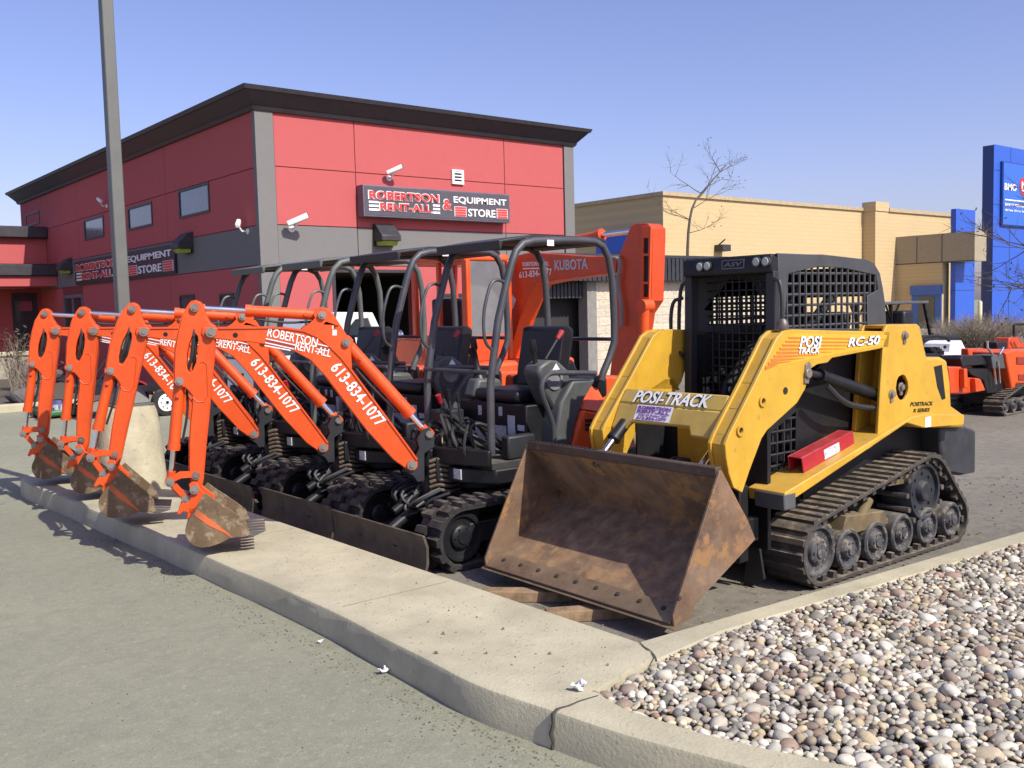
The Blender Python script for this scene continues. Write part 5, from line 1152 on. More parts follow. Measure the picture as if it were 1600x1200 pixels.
hh = MB().tube(smooth_path([(ar_h[3][0] - .01, -.03, ar_h[3][1] + .02), (ar_h[0][0] - .03, -.05, ar_h[0][1]), (ar_h[9][0] + .0, -.035, ar_h[9][1] + .12), (ar_h[9][0] - .01, -.05, ar_h[9][1] - .02)], 2), .011).tube(smooth_path([(ar_h[3][0] + .02, .0, ar_h[3][1]), (ar_h[0][0] - .02, -.02, ar_h[0][1]), (ar_h[9][0] + .02, -.02, ar_h[9][1] + .05)], 2), .011)
hh.build('hose', HOSE, am_)
ram(bcp, lkp, .68, .036, .018, 'bucket_cylinder')
# links
lk = MB()
for y in (-.085, .065):
    arcp = Q(zbk, [(20, 190), (60, 130), (180, 60), (330, 60), (430, 80), (440, 130), (400, 160), (330, 140), (200, 150), (110, 190), (70, 245), (30, 240)], y); lk.prism(arcp, y, y + .02)
    lk.prism(Q(zbk, [(30, 215), (90, 180), (290, 400), (300, 460), (240, 460), (60, 270)], y), y + (.022 if y < 0 else -.022), y + (.04 if y < 0 else -.004))
lko = part(lk, 'bucket_link', ORANGE, .004)
pn = MB()
for c, w_ in ((lkp, .095), (lk3, .085), (tip, .12)): pin(pn, c, .028, -w_, w_).cyl((c[0], -w_ - .008, c[1]), (c[0], -w_, c[1]), .014, 6)
pn.build('pivot_pin', PIN, lko)
# bucket: ears, side plates, wrapped shell, teeth
YK = -.20
bs = Q(zbk, [(390, 560), (300, 700), (262, 790), (250, 860), (262, 930), (295, 990), (345, 1040), (410, 1070), (480, 1080), (600, 1062), (720, 1020), (862, 948), (1060, 930), (1130, 900), (1060, 720), (930, 620), (780, 520), (640, 430), (520, 345), (470, 400)], YK)
sh_o = bs[0:14]; c_ = (sum(p[0] for p in sh_o)/14, sum(p[1] for p in sh_o)/14)
sh_i = [(p[0] + (c_[0] - p[0])*.07, p[1] + (c_[1] - p[1])*.07) for p in sh_o]
bsm = MB().prism(bs, YK, YK + .014).prism(bs, -YK - .014, -YK).prism(sh_o + sh_i[::-1], YK + .0135, -YK - .0135)
bkt = part(bsm, 'bucket', BUCKET, .002)
bkt['label'] = 'earth-stained digging bucket with orange ears'
te = Q(zbk, [(1040, 900), (1130, 930), (1330, 850), (1330, 838), (1130, 880)], 0)
dx = te[0][0] - Q(zbk, [(1040, 900)], YK)[0][0]
tm = MB(); t0 = Q(zbk, [(1060, 905), (1330, 850)], YK)
e = Vector((t0[1][0] - t0[0][0], 0, t0[1][1] - t0[0][1])); L_ = e.length
for j in range(5):
    y = YK + .03 + j * (2*-YK - .06)/4; tm.prism([(t0[0][0] - .02, t0[0][1] - .014), (t0[0][0] + .05, t0[0][1] - .016), (t0[1][0], t0[1][1] - .004), (t0[1][0], t0[1][1] + .004), (t0[0][0] + .05, t0[0][1] + .02), (t0[0][0] - .02, t0[0][1] + .016)], y - .02, y + .02)
tm.build('tooth', STEEL, bkt, bevel=.003)
ea = MB()
for y in (-.10, .078):
    ea.prism(Q(zbk, [(300, 230), (350, 195), (410, 200), (455, 290), (500, 340), (640, 450), (640, 540), (520, 450), (440, 470), (385, 560), (300, 700), (270, 680), (285, 610), (230, 590), (180, 640), (140, 620), (190, 490), (300, 470), (330, 400)], YK*.5), y, y + .022)
ea.box((bs[0][0] - .05, -.10, bs[0][1] - .05), (bs[0][0] + .03, .10, bs[0][1] - .01)); ea.build('bucket_ear', ORANGE, bkt, bevel=.004)
MB().prism(Q(zbk, [(405, 560), (860, 905), (862, 945), (780, 880), (560, 780), (370, 640)], YK), YK - .003, YK - .0004).build('paint_remnant', mat('scuffed_orange', (.50, .10, .03), .6, var=.3, spots=(.20, .14, .08), sscale=16, sthr=.5), bkt)

GEAR = {'boom', 'swing_bracket', 'boom_cylinder', 'arm_cylinder', 'arm', 'bucket_cylinder', 'bucket_link', 'bucket', 'hose'}
LAB = ['orange mini excavator nearest the yellow loader, its canopy foremost', 'orange mini excavator second from the yellow loader, its bucket second nearest', 'orange mini excavator third from the loader, its arm rising highest beside the lamp post', 'orange mini excavator farthest along the kerb, leftmost bucket']
GREENROOF = mat('green_grey_paint', (.085, .10, .095), .45, var=.15, dust=.2)
ARM_TILT = [0, R_(7), R_(1), R_(2)]
for i, (fx_, fy_) in enumerate(FEET):
    r = ex if i == 0 else copy_tree(ex)
    r.location = (fx_, fy_, 0)
    for ch in r.children:
        if ch.name.split('.')[0] in GEAR and tuple(round(c, 3) for c in ch.location) == tuple(round(c, 3) for c in FT):
            ch.rotation_euler = (0, 0, -R_(YAW[i]))
            if ch.name.split('.')[0] in ('arm', 'bucket', 'bucket_link', 'bucket_cylinder'):     # swing the dipper about its pivot
                p_ = Vector((piv[0], 0, piv[1])); ch.rotation_euler = (0, ARM_TILT[i], -R_(YAW[i]))
                ch.location = Vector(FT) + Matrix.Rotation(-R_(YAW[i]), 3, 'Z') @ (p_ - Matrix.Rotation(ARM_TILT[i], 3, 'Y') @ p_)
    if i >= 2:                                     # the two far machines get a lighter green-grey roof and frame
        for ch in r.children:
            if ch.name.split('.')[0] in ('roof', 'canopy_hoop', 'grab_rail'): ch.material_slots[0].link = 'OBJECT'; ch.material_slots[0].material = GREENROOF
    for ch in r.children:
        if ch.name.split('.')[0] in ('dozer_blade', 'blade_arm', 'blade_cylinder'): ch.location.x = (0, .03, -.02, .02)[i]
    tag(r, LAB[i], 'excavator', 'mini excavators parked side by side along the kerb')
# ================================================================== LARGER EXCAVATOR BEHIND
BO = Vector((8.5, 10.6, .006)); BE = Frame(BO, R_(-90))
be = tag(empty('excavator', BO, R_(-90)), 'large red orange excavator with cab, its boom reaching right over the small ones', 'excavator')
def bq(z, pts, y): return [BE.xz(*pp(z, a, b), y) for a, b in pts]
z1p = (0, 0, 1.0)
bo2 = bq(zH, [(1400, 228), (1200, 232), (950, 214), (770, 205), (690, 225), (645, 300), (615, 450), (590, 700), (560, 1050), (600, 1050), (640, 900), (705, 690), (775, 520), (832, 430), (1000, 396), (1200, 370), (1400, 345)], -.12)
bm2 = MB().prism(bo2, -.12, .12).build('boom', DKRED, be, bevel=.01)
fl = MB()
for a, b in zip(bo2[9:], bo2[10:]): fl.bar((a[0], 0, a[1] - .004), (b[0], 0, b[1] - .004), .27, .015)
fl.build('boom_flange', ORANGE, bm2)  # brighter orange puts sunlight into the underside's colour
bl2 = MB(); h2 = MB()
def onb2(mb, s, a0, b0, a1, b1, h, bold): 
    p, q_ = bq(zH, [(a0, b0), (a1, b1)], -.12); letters(mb, s, (p[0], -.1225, p[1]), (q_[0] - p[0], 0, q_[1] - p[1]), (0, 0, h), bold, 0, .003)
GREYL = mat('silver_decal', (.45, .47, .52), .4)
onb2(h2, 'KUBOTA', 955, 335, 1195, 325, .13, .02); h2.build('lettering', GREYL, bm2)
onb2(bl2, 'ROBERTSON RENT-ALL', 725, 305, 915, 300, .055, .01); onb2(bl2, '613-834-1077', 700, 392, 935, 368, .085, .01)
p, q_ = bq(zH, [(725, 318), (905, 314)], -.12); bl2.prism([p, q_, (q_[0], q_[1] - .015), (p[0], p[1] - .015)], -.1235, -.1205); bl2.build('lettering', DECAL, bm2)
dm = bq(zH, [(632, 490), (676, 545), (652, 612), (608, 548)], -.12); MB().prism(dm, -.1235, -.1205).build('decal', DECAL, bm2)
ar2 = [BE.xz(u, v, -.12) for u, v in ((966, 402), (985, 354), (992, 349), (1012, 349), (1020, 356), (1020, 368), (1017, 470), (1004, 490), (998, 530), (990, 612), (985, 640), (955, 640), (950, 610), (958, 540), (961, 500), (962, 440))]
am2 = MB().prism(ar2, -.12, .10).build('arm', DKRED, be, bevel=.008)
wb = MB(); lad = [BE.xz(u, v, -.14) for u, v in ((1003, 354), (1018, 354), (1015, 468), (1000, 468))]; sl = [[BE.xz(u, v, -.14) for u, v in ((1006, a), (1014, a), (1013.5, b), (1005.5, b))] for a, b in ((372, 396), (400, 440), (444, 464))]
wb.prism(lad, -.15, -.121, sl); wb.build('rib_plate', ORANGE, am2, bevel=.003)  # brighter orange paints in the sunlit look of the ribbed face
sb2 = MB()
for h_ in sl: sb2.prism(h_, -.126, -.1212)
sb2.build('rib_recess', BLACK, am2)
c0, c1, c2 = bq(zH, [(860, 165), (1285, 80), (1530, 48)], 0)
cy = MB().cyl((c0[0], 0, c0[1]), (c1[0], 0, c1[1]), .06).cyl((c1[0] - .06, 0, c1[1] - .012), (c1[0] + .03, 0, c1[1] + .006), .075).build('arm_cylinder', DKRED, be); MB().cyl((c1[0], 0, c1[1]), (c2[0], 0, c2[1]), .032).build('piston_rod', CHROME, cy)
d0, d1, d2 = [BE.xz(u, v, -.2) for u, v in ((1007, 478), (1004, 560), (1000, 640))]
cy = MB().cyl((d0[0], -.20, d0[1]), (d1[0], -.20, d1[1]), .06).cyl((d0[0], -.26, d0[1]), (d0[0], -.10, d0[1]), .075).build('bucket_cylinder', ORANGE, be); MB().cyl((d1[0], -.2, d1[1]), (d2[0], -.2, d2[1]), .03).build('piston_rod', CHROME, cy)
hs = MB()
for j in range(2):
    pts = bq(zH, [(1365 + j*8, 240), (1420, 235 + j*10), (1432, 300), (1405, 420 + 20*j), (1440, 590), (1440, 740)], -.16); hs.tube(smooth_path([(x, -.16 - .02*j, z) for x, z in pts], 2), .017, 7)
hs.build('hose', mat('grey_hose', (.22, .21, .19), .5), be)
tb_ = [BE.xz(u, v, -.15) for u, v in ((955, 640), (990, 640), (1010, 700), (960, 760), (930, 700))]
MB().prism(tb_, -.3, .3).build('bucket', BUCKET, be, bevel=.02)
# house, cab, tracks
CN, CF_ = -.95, -.20
xa = BE.xz(608, 560, CN)[0]; xc0 = BE.xz(644, 500, CN)[0]; xc1 = BE.xz(731, 500, CN)[0]; zr = BE.xz(700, 398, CN)[1]; zw = BE.xz(670, 530, CN)[1]
MB().prism([(xa, .9), (xa + .1, .75), (xc1 + .2, .75), (xc1 + .2, .95), (xc0 + .3, 1.0), (xc0 + .25, zw - .02), (xa + .25, zw), (xa + .06, zw - .12)], CN - .02, .75).build('house', ORANGE, be, bevel=.06, seg=3)
MB().prism([(xc0 - .05, zr - .1), (xc1 - .03, zr - .1), (xc1 - .06, zr), (xc0 + .05, zr)], CN - .01, CF_ + .01).build('cab_roof', ORANGE, be, bevel=.04, seg=3)
CG = mat('cab_glass', (.16, .17, .18), .05, var=.1, spec=1.0)
for y0 in (CN, CF_ - .07):
    for x0, x1, m_ in ((xc0, xc0 + .09, DKRED), (xc1 - .12, xc1, ORANGE)): MB().box((x0, y0, .96), (x1, y0 + .07, zr - .08)).build('cab_post', m_, be, bevel=.015)  # shade and sun put into the post colours, rear and front
    MB().box((xc0 + .091, y0 + .005, .96), (xc1 - .121, y0 + .065, 1.30)).build('cab_side', DKRED, be, bevel=.01)
    MB().box((xc0 + .6, y0 + .01, 1.301), (xc0 + .66, y0 + .06, zr - .1)).build('cab_post', DKRED, be)
MB().box((xc1 - .06, CN + .071, 1.30), (xc1 - .052, CF_ - .071, zr - .1)).build('windscreen', CG, be)
MB().box((xc1 - .10, CN + .071, .96), (xc1 - .02, CF_ - .071, 1.30)).build('cab_front', DKRED, be, bevel=.01)
MB().box((xc0 + .3, CN + .15, 1.0), (xc0 + .85, CF_ - .15, 1.25)).box((xc0 + .25, CN + .15, 1.25), (xc0 + .4, CF_ - .15, 1.8)).build('seat', SEATM, be, bevel=.04)
for y0, y1 in ((-.9, -.55), (.45, .8)): track_mesh([(-1.5, .33, .27), (.5, .33, .27)], y0, y1, .03, .03, .13, .07, 'block').build('rubber_track', RUBBER_D, be)
MB().box((-1.3, -.55, .25), (.4, .45, .55)).cyl((-.4, 0, .55), (-.4, 0, .76), .5, 30).build('undercarriage', BLACK, be)

# ================================================================== WHITE PICKUP
PO = Vector((6.6, 13.3, 0)); PF = Frame(PO); pk = tag(empty('pickup_truck', PO), 'white pickup truck before the dark roll door, seen between excavator posts', 'pickup truck')
zP = Z(420, 470, .1625); yP = -.85
def pq(pts): return [PF.xz(*pp(zP, a, b), yP) for a, b in pts]
rt0, rt1, ap = pq([(640, 108), (1000, 112), (1105, 335)]); hd = pq([(1345, 360)])[0]; xh = hd[0] + .55; xr_ = PF.xz(430, 555, yP)[0]; zb = .95
cabp = [(rt0[0] - .30, zb), (rt0[0] - .15, ap[1]), (rt0[0], rt0[1]), (rt1[0], rt1[1]), ap, (xh - .1, hd[1] - .02), (xh, hd[1] - .12), (xh, .55), (rt0[0] - .3, .55)]
wn = pq([(745, 335), (800, 225), (835, 182), (955, 168), (1020, 335)])
MB().prism(cabp, yP, yP + .05, [wn]).prism(cabp, -yP - .05, -yP).build('cab_side', WHITE, pk, bevel=.015)
sh = MB()
for i in (1, 2, 4, 5, 6):
    a, b = cabp[i], cabp[i + 1]; sh.prism([a, b, (b[0] - .01, b[1] - .03), (a[0] - .01, a[1] - .03)], yP + .051, -yP - .051)
sh.build('body', WHITE, pk)
MB().prism([(a - .0, b) for a, b in wn], yP + .02, yP + .028).build('pane', GLASS, pk)
MB().prism([rt1, ap, (ap[0] - .02, ap[1]), (rt1[0] - .02, rt1[1])], yP + .06, -yP - .06).build('windscreen', GLASS, pk)
MB().prism([(xr_, .55), (rt0[0] - .31, .55), (rt0[0] - .31, zb + .12), (xr_, zb + .12)], yP, yP + .06).prism([(xr_, .55), (rt0[0] - .31, .55), (rt0[0] - .31, zb + .12), (xr_, zb + .12)], -yP - .06, -yP).box((xr_, yP + .061, .55), (xr_ + .06, -yP - .061, zb + .12)).build('cargo_bed', WHITE, pk, bevel=.01)
mr = pq([(1275, 322)])[0]; MB().ball((mr[0] - .1, yP - .10, mr[1]), .09, 8, (.5, 1, .8)).bar((mr[0] - .1, yP - .1, mr[1] - .06), (mr[0] - .15, yP + .02, mr[1] - .1), .03, .03).build('mirror', CHROME, pk)
for x in (xr_ + .8, xh - .75):
    for y in (yP + .02, -yP - .24):
        whl = MB().lathe([(.22, 0), (.34, .01), (.36, .05), (.36, .17), (.34, .21), (.2, .22)], (x, y, .36), (0, 1, 0), 26).build('wheel', RUBBER_D, pk); MB().lathe([(.001, .03), (.1, .02), (.21, .012), (.22, .0), (.22, .05)], (x, y, .36), (0, 1, 0), 20).build('rim', CHROME, whl)

# ================================================================== RENTAL MACHINES AT THE RIGHT EDGE
zR = Z(1480, 480, .15)
RO = Vector((14.4, 6.5, .006)); RF = Frame(RO)
def rq(pts, y): return [RF.xz(*pp(zR, a, b), y) for a, b in pts]
rt = tag(empty('trencher', RO), 'orange tracked ride-on trencher with black seat at the right edge', 'trencher')
o_ = rq([(610, 470), (690, 440), (1150, 440), (1250, 520), (1250, 800), (720, 800), (700, 880), (680, 880)], -.4); MB().prism(o_, -.4, .08).build('engine_body', ORANGE, rt, bevel=.03, seg=3)
MB().prism(rq([(720, 520), (1240, 520), (1240, 590), (720, 590)], -.4), -.415, -.4005).prism(rq([(740, 700), (1240, 690), (1240, 740), (740, 760)], -.4), -.412, -.4005).build('side_trim', mat('dark_red_trim', (.25, .03, .015), .5), rt)
MB().prism(rq([(20, 620), (150, 620), (190, 730), (340, 740), (390, 870), (200, 905), (30, 905)], -.35), -.35, .0).build('front_body', DKRED, rt, bevel=.03)
MB().prism(rq([(165, 640), (195, 640), (205, 840), (165, 840)], -.4), -.42, -.351).prism(rq([(280, 740), (335, 750), (385, 865), (285, 885)], -.4), -.42, -.351).build('side_plate', ORANGE, rt, bevel=.01)
MB().prism(rq([(100, 540), (120, 505), (310, 500), (350, 530), (400, 590), (470, 600), (470, 620), (380, 620), (330, 600), (120, 615)], -.25), -.30, .02).build('seat', SEATM, rt, bevel=.03, seg=3)
MB().prism(rq([(200, 640), (450, 640), (500, 760), (660, 780), (660, 880), (420, 900), (380, 760), (250, 700)], -.3), -.3, .1).build('chassis', BLACK, rt, bevel=.01)
MB().prism(rq([(450, 500), (590, 490), (615, 640), (470, 640)], -.35), -.36, -.1).build('control_box', PANEL, rt, bevel=.01)
lv = MB()
for a, b, c, d_ in ((480, 500, 420, 420), (545, 490, 585, 420), (490, 640, 510, 800), (530, 560, 550, 790), (420, 430, 420, 350)):
    p, q_ = rq([(a, b), (c, d_)], -.38); lv.tube([(p[0], -.38, p[1]), (q_[0], -.38, q_[1])], .015, 6)
lv.build('control_lever', CHROME, rt)
tl = rq([(610, 1010), (850, 960), (1200, 930)], -.45)
for y0, y1 in ((-.47, -.20), (.18, .42)): 
    track_mesh([(tl[0][0], .13, .11), (tl[0][0] + .55, .20, .18), (tl[2][0] + .2, .15, .13)], y0, y1, .02, .018, .07, .04, 'bar').build('rubber_track', RUBBER, rt)
    for k_ in range(5): road_wheel((tl[0][0] + .02 + k_*.27, .12), .09, y0 + .03, y1 - .02).build('road_wheel', WHEELM, rt)
MB().box((tl[0][0], -.2, .15), (tl[2][0], .18, .35)).build('belly_frame', BLACK, rt)
fm = RF.hit(1605, 520, 1, .6); f2 = MB()
f2.tube([(fm.x - .02, .2, 1.25), (fm.x - .02, .2, 1.66), (fm.x + .8, .2, 1.70), (fm.x + .8, .2, 1.2)], .03, 8); f2.build('roll_bar', BLACK, rt)
# second orange machine behind
R2 = Vector((16.6, 8.2, .006)); F2 = Frame(R2); t2 = tag(empty('trencher', R2), 'orange machine with stepped body behind the ride-on trencher', 'trencher')
def r2(pts, y): return [F2.xz(*pp(zR, a, b), y) for a, b in pts]
MB().prism(r2([(530, 315), (640, 315), (690, 330), (900, 330), (900, 420), (520, 430)], 0), -.2, .05).build('hopper', DKRED, t2, bevel=.02)
MB().prism(r2([(200, 430), (700, 430), (700, 520), (200, 520)], -.2), -.24, -.10).build('beam', DKRED, t2, bevel=.02)
MB().box((.6, -.1, .45), (1.6, .1, .7)).build('chassis', DKRED, t2, bevel=.03)
fm = r2([(695, 300), (695, 190), (720, 178), (900, 176)], -.1); MB().tube([(x, -.1, z) for x, z in fm], .025, 8).build('roll_bar', BLACK, t2)
for y0, y1 in ((-.5, -.3), (.3, .5)): track_mesh([(.2, .22, .19), (1.4, .22, .19)], y0, y1, .02, .02, .08, .04, 'bar').build('rubber_track', RUBBER, t2)
lv = MB()
for a in (720, 755): p, q_ = r2([(a, 300), (a + 40, 370)], -.3); lv.tube([(p[0], -.32, p[1]), (q_[0], -.32, q_[1])], .02, 6)
lv.build('control_lever', CHROME, t2); p = r2([(500, 400)], -.3)[0]; MB().cbox((p[0], -.3, p[1]), (.4, .25, .14)).build('battery_box', BLACK, t2, bevel=.02)
# white compact loader
R3 = Vector((15.5, 8.6, .006)); F3 = Frame(R3); t3 = tag(empty('compact_loader', R3), 'white and red compact loader with black roll bar behind the yellow tower', 'compact loader')
def r3(pts, y): return [F3.xz(*pp(zR, a, b), y) for a, b in pts]
MB().prism(r3([(10, 380), (60, 350), (125, 345), (205, 500), (170, 520), (80, 530), (0, 540), (-90, 540), (-90, 480), (0, 470)], 0), -.04, .45).build('engine_cover', WHITE, t3, bevel=.04, seg=3)
h_ = r3([(130, 418)], -.3)[0]; MB().cyl((h_[0], -.05, h_[1]), (h_[0], -.02, h_[1]), .03).build('filler_cap', BLACK, t3)
MB().prism(r3([(-120, 540), (230, 540), (230, 650), (-120, 650)], 0), -.06, .5).build('lower_body', mat('dark_red_body', (.30, .03, .02), .45, var=.15, dust=.2), t3, bevel=.03)
MB().box((-.8, -.4, .2), (.6, .4, .7)).build('chassis', BLACK, t3)
rbp = r3([(-220, 400), (-200, 310), (50, 300), (105, 350)], -.2); rb2 = MB()
for y in (-.05, .4): rb2.tube(smooth_path([(a, y, b) for a, b in rbp], 1), .028, 8)
rb2.build('roll_bar', BLACK, t3)
en = MB()
for j in range(6): p = r3([(-80 + j*22, 440 + (j % 3)*18)], -.25)[0]; en.cbox((p[0], -.05, p[1]), (.10, .15, .08))
en.build('engine', BLACK, t3, bevel=.01)
for x in (-.65, .4):
    for y in (-.62, .40): MB().lathe([(.12, 0), (.28, .01), (.30, .05), (.30, .17), (.28, .22), (.12, .22)], (x, y, .3), (0, 1, 0), 22).build('wheel', RUBBER_D, t3)
# machine with grey canopy
R4 = Vector((16.0, 10.4, .006)); F4 = Frame(R4); t4 = tag(empty('canopy_loader', R4), 'machine with flat grey canopy on braced posts, behind the loader tower', 'loader')
a, b = F4.xz(1382, 474, 0), F4.xz(1446, 470, 0); zc4 = a[1]; x0, x1 = a[0], b[0]
MB().box((x0 - .1, -.05, zc4 - .03), (x1 + .05, .85, zc4 + .03)).build('canopy', PANEL, t4, bevel=.015)
ps = MB()
for y in (0, .78):
    ps.bar((x1 - .05, y, zc4 - .03), (x1 + .28, y, .7), .05, .06).bar((x0 + .25, y, zc4 - .03), (x0 + .28, y, .7), .05, .05).bar((x0 + .26, y, zc4 - .35), (x0 + .05, y, zc4 - .04), .03, .03).bar((x0 + .28, y, zc4 - .35), (x0 + .55, y, zc4 - .04), .03, .03)
    for j in range(7): z = zc4 - .2 - j*.16; xx = x1 - .05 + .33*(zc4 - z)/(zc4 - .7); ps.cbox((xx + .03, y, z), (.12, .06, .05))
ps.build('canopy_post', BLACK, t4)
MB().box((x0 - .4, -.5, .3), (x1 + .5, .5, .85)).build('body', BLACK, t4, bevel=.03); MB().box((x0 + .3, -.25, .85), (x0 + .7, .25, 1.4)).build('seat', SEATM, t4, bevel=.05)
for x in (x0, x1 + .2):
    for y in (-.72, .5): MB().lathe([(.12, 0), (.28, .01), (.30, .05), (.30, .17), (.28, .22), (.12, .22)], (x, y, .3), (0, 1, 0), 22).build('wheel', RUBBER_D, t4)

# ================================================================== LAMP POST
bs_ = W0.hit(205, 771, 2, .15); pc = Vector((bs_.x + .10, bs_.y + .27, .15))
lp = tag(empty('lamp_post', pc), 'square grey-green lamp post on a flared round concrete foot beside the excavator buckets', 'lamp post')
MB().lathe([(.30, 0), (.295, .05), (.245, .70), (.235, .73), (.20, .735)], (0, 0, 0), n=40).build('concrete_foot', CONC2, lp, bevel=0)
POLE = mat('pole_paint', (.115, .12, .11), .5, var=.08, dust=.1)
MB().prism([(-.17, -.17), (.17, -.17), (.17, .17), (-.17, .17)], .736, .755, plane='xy').build('base_plate', POLE, lp, bevel=.004)
cv = MB(); cv.add([(x*s_, y*s_, z) for z, s_ in ((.756, .15), (.90, .095)) for x, y in ((-1, -1), (1, -1), (1, 1), (-1, 1))], [(0, 1, 5, 4), (1, 2, 6, 5), (2, 3, 7, 6), (3, 0, 4, 7), (4, 5, 6, 7), (0, 3, 2, 1)]); cv.build('base_cover', POLE, lp, bevel=.006)
cv = MB(); cv.add([(x*s_, y*s_, z) for z, s_ in ((.901, .054), (7.5, .044)) for x, y in ((-1, -1), (1, -1), (1, 1), (-1, 1))], [(0, 1, 5, 4), (1, 2, 6, 5), (2, 3, 7, 6), (3, 0, 4, 7), (4, 5, 6, 7), (0, 3, 2, 1)]); cv.build('pole', POLE, lp, bevel=.008)
hd_ = MB().box((-.9, -.14, 7.45), (-.1, .14, 7.62)).box((.1, -.14, 7.45), (.9, .14, 7.62)).box((-.1, -.04, 7.5), (.1, .04, 7.58)); hd_.build('lamp_head', POLE, lp, bevel=.02)

# ================================================================== THINGS BY THE RED STORE
tr = W0.hit(262, 650, 2, 0)
ut = tag(empty('utility_trailer', (tr.x, tr.y, 0)), 'small trailer with white spoked wheels and a red fender before the red shop', 'trailer')
def white_wheel(x, y, r, par):
    t_ = MB().lathe([(r*.6, 0), (r*.95, .005), (r, .03), (r, .12), (r*.95, .15), (r*.6, .155)], (x, y, r), (0, 1, 0), 28).build('wheel', RUBBER_D, par)
    rm_ = MB().lathe([(r*.6, .04), (r*.64, -.006), (r*.5, -.004), (r*.2, -.010), (r*.18, -.022), (.001, -.024)], (x, y, r), (0, 1, 0), 28); rm_.build('rim', WHITE, t_)
    bl = MB()
    for k_ in range(8): a = k_*math.pi/4; bl.cyl((x + math.cos(a)*r*.42, y + .006, r + math.sin(a)*r*.42), (x + math.cos(a)*r*.42, y - .009, r + math.sin(a)*r*.42), r*.055, 8)
    bl.cyl((x, y - .027, r), (x, y - .005, r), r*.12, 12); bl.build('rim_hole', BLACK, t_)
white_wheel(0, 0, .23, ut); white_wheel(-.30, .75, .23, ut); white_wheel(0, 1.5, .23, ut)
MB().prism(arc((-.30, .26), .34, 10, 170, 10) + arc((-.30, .26), .31, 170, 10, 10), .70, .95).build('fender', REDP, ut)
MB().box((-1.2, .2, .42), (1.6, 1.4, .50)).build('deck', BLACK, ut); MB().bar((1.6, .8, .45), (2.8, .8, .40), .08, .08).build('drawbar', BLACK, ut)
mw = W0.hit(92, 652, 2, 0); mo = tag(empty('lawn_mower', (mw.x, mw.y, 0)), 'silver and green push mower parked behind the farthest excavator arms', 'lawn mower')
MB().lathe([(.02, .26), (.12, .25), (.19, .18), (.2, .06), (.18, .05)], (0, 0, .05), n=20).build('engine_cover', CHROME, mo); MB().cbox((.02, 0, .09), (.7, .5, .10)).build('deck', mat('green_paint', (.03, .14, .05), .45), mo, bevel=.03)
for x in (-.3, .3):
    for y in (-.28, .25): MB().lathe([(.03, 0), (.1, 0), (.1, .05), (.03, .05)], (x, y, .1), (0, 1, 0), 16).build('wheel', RUBBER_D, mo)
MB().tube([(.3, -.2, .15), (.9, -.2, .95), (.9, .2, .95), (.3, .2, .15)], .014, 8).build('handle', BLACK, mo)
TWIG = mat('dry_twig', (.24, .20, .15), .9, var=.3); DLEAF = mat('dead_leaf', (.06, .042, .028), .9, var=.4); BARK = mat('grey_bark', (.10, .08, .065), .9, var=.3, bump=.004)
def dry_shrub(loc, h, n_, spread, seed, label, group, leaves=0):
    rr = random.Random(seed); t = tag(empty('dry_shrub', loc), label, 'shrub', group); tw_ = MB()
    ends = []
    for i in range(n_):
        a = rr.uniform(0, 6.28); s_ = spread * rr.uniform(.2, 1); hh_ = h * rr.uniform(.5, 1)
        p0 = Vector((rr.uniform(-.15, .15)*spread, rr.uniform(-.15, .15)*spread, 0)); p2 = p0 + Vector((math.cos(a)*s_, math.sin(a)*s_, hh_)); p1 = p0.lerp(p2, .5) + Vector((rr.gauss(0, .06), rr.gauss(0, .06), .08*h))
        tw_.tube([p0, p1, p2], [.008*h**.5 + .003, .005*h**.5 + .002, .0025], 4, False); ends.append(p2)
        for j in range(3):
            q0 = p1.lerp(p2, rr.uniform(0, .9)); q1 = q0 + Vector((rr.gauss(0, .16), rr.gauss(0, .16), rr.uniform(.05, .3)*h)); tw_.tube([q0, q1], [.003, .0015], 3, False); ends.append(q1)
    tw_.build('twigs', TWIG, t)
    if leaves:
        lf = MB()
        for _ in range(leaves):
            p = rr.choice(ends) + Vector((rr.gauss(0, .08), rr.gauss(0, .08), rr.gauss(0, .08))); a = Vector((rr.gauss(0, 1), rr.gauss(0, 1), rr.gauss(0, 1))).normalized() * .06; b = a.orthogonal().normalized() * .03
            lf.add([p - a, p + b, p + a, p - b], [(0, 1, 2, 3)])
        lf.build('leaves', DLEAF, t)
    return t
dry_shrub((W0.hit(22, 612, 2, 0).x, W0.hit(22, 612, 2, 0).y, .02), 1.3, 26, .5, 1, 'dry brown shrub with dark curled leaves before the stone planter wall', None, 80)
g2 = W0.hit(45, 622, 2, 0); dry_shrub((g2.x, g2.y, .02), .95, 34, .7, 2, 'low bare twiggy shrub beside the dark boulders at far left', None, 20)
for k_, (u, v, s_, lab) in enumerate(((48, 590, .62, 'large dark angular boulder in the bed below the entrance wing'), (35, 630, .36, 'flat grey boulder at the bed edge nearest the kerb'), (70, 600, .5, 'dark boulder half hidden by the leftmost excavator arm'))):
    p = W0.hit(u, v, 2, 0); rr = random.Random(k_ + 40); bm_b = bmesh.new(); bmesh.ops.create_icosphere(bm_b, subdivisions=3, radius=s_)
    kk = [Vector((rr.gauss(0, 1), rr.gauss(0, 1), rr.gauss(0, 1))) for _ in range(6)]
    for v_ in bm_b.verts:
        n_ = v_.co.normalized(); d_ = sum(max(0, n_.dot(k.normalized()) - .55) for k in kk); v_.co *= (1 - .55*d_) ; v_.co.z *= .6
    me_ = bpy.data.meshes.new('boulder'); bm_b.to_mesh(me_); bm_b.free(); me_.materials.append(mat('boulder_stone', (.12, .11, .105), .85, var=.35, scale=4, bump=.02, bscale=12)); o = bpy.data.objects.new('boulder', me_); COL.objects.link(o); o.location = (p.x, p.y, s_*.35); tag(o, lab, 'boulder')

